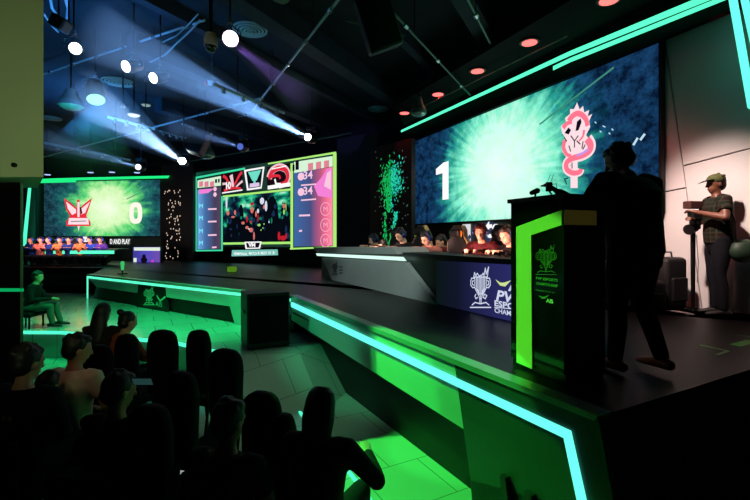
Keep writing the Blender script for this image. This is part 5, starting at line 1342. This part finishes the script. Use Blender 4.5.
# red and blue downlights
RL = emis('red_lens', (255, 110, 105), 2.0)
for (px, py), lab in zip(((404.5, 113), (438, 94.3), (477.5, 71), (529.5, 42.5), (609, 0)), ('at the far end above the light strip', 'second from the far end', 'in the middle of the row', 'fourth from the far end', 'cut by the top picture edge')):
    pl = at(px, py, F*3.4/(HY-py)); 
    t = thing('red_downlight', 'round red downlight in the dark soffit, '+lab, 'downlight', V(pl.x, pl.y, 5.47), group='red soffit downlights')
    bm = bmesh.new(); cyl(bm, V(pl.x, pl.y, 5.519), V(pl.x, pl.y, 5.495), .17, seg=20); part('trim_ring', bm, BLKM, t)
    bm = bmesh.new(); cyl(bm, V(pl.x, pl.y, 5.50), V(pl.x, pl.y, 5.486), .13, seg=20); part('lens', bm, RL, t)
    spot('red_spot', (pl.x, pl.y, 5.47), (pl.x+.12, pl.y+.05, 0), 60, (1, .02, .02), 70, .6, .05)
BLL = emis('blue_lens', (170, 190, 255), 1.3)
for (px, py), lab in zip(((47.5, 174.5), (90.5, 172.3), (112, 172), (137, 172.5)), ('nearest the bulkhead', 'second from left', 'third from left', 'furthest right')):
    p = at(px, py, 16.2)
    t = thing('blue_downlight', 'tiny bluish lamp above the far left screen, '+lab, 'downlight', p, group='blue lamps above the far left screen')
    bm = bmesh.new(); cyl(bm, p+V(0, 0, .1), p, .1, .12, 14); part('housing', bm, BLKM, t); bm = bmesh.new(); cyl(bm, p, p+V(0, 0, -.02), .1, seg=14); part('lens', bm, BLL, t)
    bm = bmesh.new(); cyl(bm, p+V(0, 0, .1), V(p.x, p.y, CEIL-.01), .012, seg=6); part('drop_rod', bm, BLKM, t)
# red-white mini fixture
p = at(211, 83, 8.6); t = thing('mini_spotlight', 'small red and white fixture at the near end of the middle lamp bar', 'spotlight', p)
bm = bmesh.new(); bbox(bm, p, (.14, .1, .08), .02); part('housing', bm, mat('white_lacquer', (225, 225, 230), .4), t)
bm = bmesh.new(); bbox(bm, p+V(-.09, -.02, -.01), (.08, .09, .07), .015); part('red_end', bm, mat('red_lacquer', (190, 30, 45), .4), t)
bm = bmesh.new(); cyl(bm, p+V(.02, 0, .03), V(p.x+.02, p.y, CEIL-.01), .012, seg=6); part('drop_rod', bm, CHROME, t)

# ---------------------------------------------------------------- beams in haze
def haze_mat(name, dens, col=(1, 1, 1)):
    m = bpy.data.materials.new(name); m.use_nodes = True; nt = m.node_tree; nt.nodes.clear()
    o = nt.nodes.new('ShaderNodeOutputMaterial'); v = nt.nodes.new('ShaderNodeVolumeScatter')
    v.inputs['Density'].default_value = dens; v.inputs['Anisotropy'].default_value = .1; v.inputs['Color'].default_value = (*col, 1)
    nt.links.new(v.outputs[0], o.inputs['Volume']); return m
HZ = haze_mat('thin_stage_haze', .12)
def beam(src, dst, ang, power, color, label, lens_r=.09, lens=LB):
    src, dst = Vector(src), Vector(dst); d = (dst-src).normalized(); L = (dst-src).length
    t = thing('moving_head_light', label, 'spotlight', src-V(0, 0, .12))
    bm = bmesh.new(); tube(bm, [src-d*.02, src-d*.18, src-d*.34], [lens_r*1.3, lens_r*1.45, lens_r], 18, round_=False); hsg = part('head', bm, BLKM, t)
    bm = bmesh.new(); tube(bm, [src-d*.02, src-d*.0], [lens_r, lens_r], 20, round_=False); part('lens', bm, lens, hsg)
    side = d.cross(V(0, 0, 1)).normalized(); m_ = src-d*.18; rr = lens_r*1.45+.03
    bm = bmesh.new(); tube(bm, [m_+side*rr, m_+side*rr+V(0, 0, .2), m_-side*rr+V(0, 0, .2), m_-side*rr], .018, 6); bbox(bm, m_+V(0, 0, .26), (.24, .24, .1), .02); part('yoke', bm, BLKM, t)
    bm = bmesh.new(); q = m_+V(0, 0, .3); cyl(bm, q, V(q.x, q.y, CEIL-.005), .02, seg=8); part('drop_rod', bm, BLKM, t)
    r1 = math.tan(R(ang/2))*L*1.25+lens_r
    bm = bmesh.new(); tube(bm, [src+d*.03, dst], [lens_r*.9, r1], 24, round_=False)
    o = single('haze', bm, HZ, 'stage haze catching the '+label.split(',')[0], 'haze', kind='stuff')
    s_ = spot('beam_lamp', src+d*.02, dst, power, color, ang, .25, .03)
    return s_
s1 = at(182, 161, 11.5)
beam(s1, at(88, 98, 6.5), 7.5, 19000, (.3, .55, 1), 'brightest blue-white beam lamp, right of the far left screen')
s2 = at(307.5, 137, 11.3)
beam(s2, at(95, 32, 6.2), 9.2, 17000, (.2, .45, 1), 'long blue beam lamp, above the middle screen centre')
s3 = at(240, 146.5, 11.8)
beam(s3, at(168, 124, 9.0), 8, 1600, (.2, .42, 1), 'faint blue beam lamp, above the left half of the middle screen', lens=emis('dim_blue_lens', (90, 120, 220), .8))
s4 = at(138, 167, 13.5)
beam(s4, at(44, 139, 9.5), 7, 2500, (.25, .5, 1), 'low blue beam lamp, just above the far left screen', lens=emis('small_white_lens', (235, 240, 255), 2))
# violet beam goes away from the violet spotlight
vsrc = at(236, 45, 6.5); vd = at(303, 98, 9.5)
bm = bmesh.new(); tube(bm, [vsrc, vd], [.1, .42], 20, round_=False); single('haze', bm, HZ, 'stage haze catching the violet glow below the round violet spotlight', 'haze', kind='stuff')
spot('violet_lamp', vsrc-(vd-vsrc).normalized()*.05, vd, 900, (.4, .2, 1), 11, .4, .04)
# green haze under the green spotlight
gs = at(98, 104, 8.3); gd = at(92, 165, 7.6)
bm = bmesh.new(); tube(bm, [gs-V(0, 0, .06), gd], [.14, .75], 20, round_=False); single('haze', bm, haze_mat('thin_green_lit_haze', .1), 'stage haze catching the glow below the green-white spotlight', 'haze', kind='stuff')
spot('green_can_lamp', gs-V(0, 0, .04), gd, 45, (.02, 1, .35), 62, .5, .05)

# ---------------------------------------------------------------- lights
spot('green_aisle_lamp', (-2.3, 5.0, 4.5), (.5, 3.35, .1), 2400, (.05, 1, .1), 26, .06, .03)
spot('green_panel_fill', (-2.9, 3.9, 4.9), (.35, 4.25, .75), 900, (.03, 1, .12), 14, .25, .03)  # added unseen lamp brightening the right stage panel
spot('green_panel_fill', (-3.6, 5.4, 3.9), (-.55, 5.9, .9), 420, (.03, 1, .38), 28, .7, .03)  # second added lamp, for the far part of that panel
spot('green_rail_lamp', (-1.4, 1.6, 3.4), (.93, 2.95, 1.1), 110, (.1, 1, .1), 9, .5, .03)
spot('green_centre_floor_lamp', (-2.6, 7.3, 4.3), (-4.2, 8.4, .47), 1100, (.02, 1, .25), 84, .6, .05)
spot('green_centre_front_fill', (-2.6, 5.2, 3.6), (-3.2, 8.3, .8), 420, (.01, 1, .28), 40, .6, .05)  # added unseen lamp turning the centre stage front green
spot('green_left_floor_lamp', (-7.0, 7.0, 4.0), (-5.6, 8.3, .5), 420, (.0, 1, .28), 44, .5, .05)
spot('dim_aisle_fill', (-2.2, 4.6, 4.2), (-1.0, 5.3, 0), 110, (.5, 1, .55), 36, .8, .05)  # added unseen lamp to brighten the ramp and aisle
spot('green_podium_lamp', (-2.2, 3.0, 2.0), (1.15, 3.2, 1.72), 330, (.13, 1, .06), 21, .25, .02)
spot('side_band_fill', (2.4, .6, 3.4), (1.42, 2.95, 2.2), 8, (1, .7, .3), 9, .4, .03)  # added weak warm lamp so the podium side band shows
spot('wall_wash_lamp', (2.6, 5.0, 4.6), (5.4, 5.7, 1.9), 12, (1, .8, .76), 40, 1.0, .12)
spot('wall_down_fill', (1.9, 4.4, 5.3), (4.75, 5.95, 2.0), 1500, (1, .76, .67), 34, .9, .1)  # added overhead lamp, cone shaped to leave the wall top dark
spot('red_wall_lamp', (4.22, 6.2, 4.72), (4.72, 5.3, 4.98), 22, (1, .01, .02), 34, .5, .02)
spot('column_fill', (-1.8, .3, 2.4), (-3.6, 3.6, 2.9), 150, (.74, 1, .5), 80, 1, .3)  # unseen lamp added for the gradient on the pale bulkhead
spot('blue_ceiling_fill', (-5.0, 7.0, 4.0), (-5.5, 8.5, 6.2), 560, (.05, .34, 1), 150, .8, .3)  # added unseen lamp washing the left ceiling blue
spot('blue_ceiling_fill', (-8.5, 12, 4.4), (-8, 12.5, 6.2), 560, (.05, .34, 1), 150, .8, .3)  # same added blue wash, further back
spot('green_ceiling_lamp', (1.2, 5.5, 4.6), (.6, 8, 6.2), 12, (.05, 1, .4), 130, .8, .3)
spot('warm_audience_fill', (-3.2, 1.6, 4.0), (-2.1, 3.5, 1.1), 22, (1, .6, .4), 18, .8, .1)  # added unseen lamp warming the pale-shirted spectator
spot('desk_front_fill', (-1.5, 3.6, 4.9), (.1, 8.0, 1.5), 800, (.75, 1, .9), 34, .6, .1)  # added unseen lamp just for the grey desk front
def glow(name, loc, aim, sx, sy, power, color):
    l = bpy.data.lights.new(name, 'AREA'); l.shape = 'RECTANGLE'; l.size = sx; l.size_y = sy; l.energy = power; l.color = color
    o = bpy.data.objects.new(name, l); COL.objects.link(o); o.location = loc
    o.rotation_euler = (Vector(aim)-Vector(loc)).to_track_quat('-Z', 'Z').to_euler()
KP = Plane(27.5, 3.76+.3)
for px_ in (372, 400, 427, 455, 482, 506):
    u_ = KP.u(px_); spot('player_fill', KP.pt(u_, DECK+.86), KP.pt(u_, DECK+.92)+KP.n, 40, (1, .55, .46), 78, .7, .12)  # added lamps on the players, standing in for unseen monitors
for px_ in (36, 56, 76, 96):
    p = at(px_, 250, 14.6); glow('player_fill', (p.x, p.y, 2.0), (p.x, p.y+1, 2.1), .7, .3, 8, (1, .7, .65))  # likewise added for the far left players; no monitors are built

w = bpy.data.worlds.new('w'); sc.world = w; w.use_nodes = True
w.node_tree.nodes['Background'].inputs[0].default_value = (.002, .004, .006, 1)
w.node_tree.nodes['Background'].inputs[1].default_value = .3
cam = bpy.data.cameras.new('camera'); cam.sensor_width = 36; cam.lens = F/750*36; cam.shift_y = -13/750; cam.clip_end = 200
co = bpy.data.objects.new('camera', cam); COL.objects.link(co); co.location = (0, 0, CH); co.rotation_euler = (math.pi/2, 0, 0)
sc.camera = co
vs = sc.view_settings; vs.view_transform = 'Standard'; vs.look = 'None'; vs.exposure = 0; vs.gamma = 1; vs.use_curve_mapping = False
sc.cycles.use_denoising = True
sc.cycles.max_bounces = 6; sc.cycles.volume_bounces = 0
sc.cycles.sample_clamp_indirect = 6
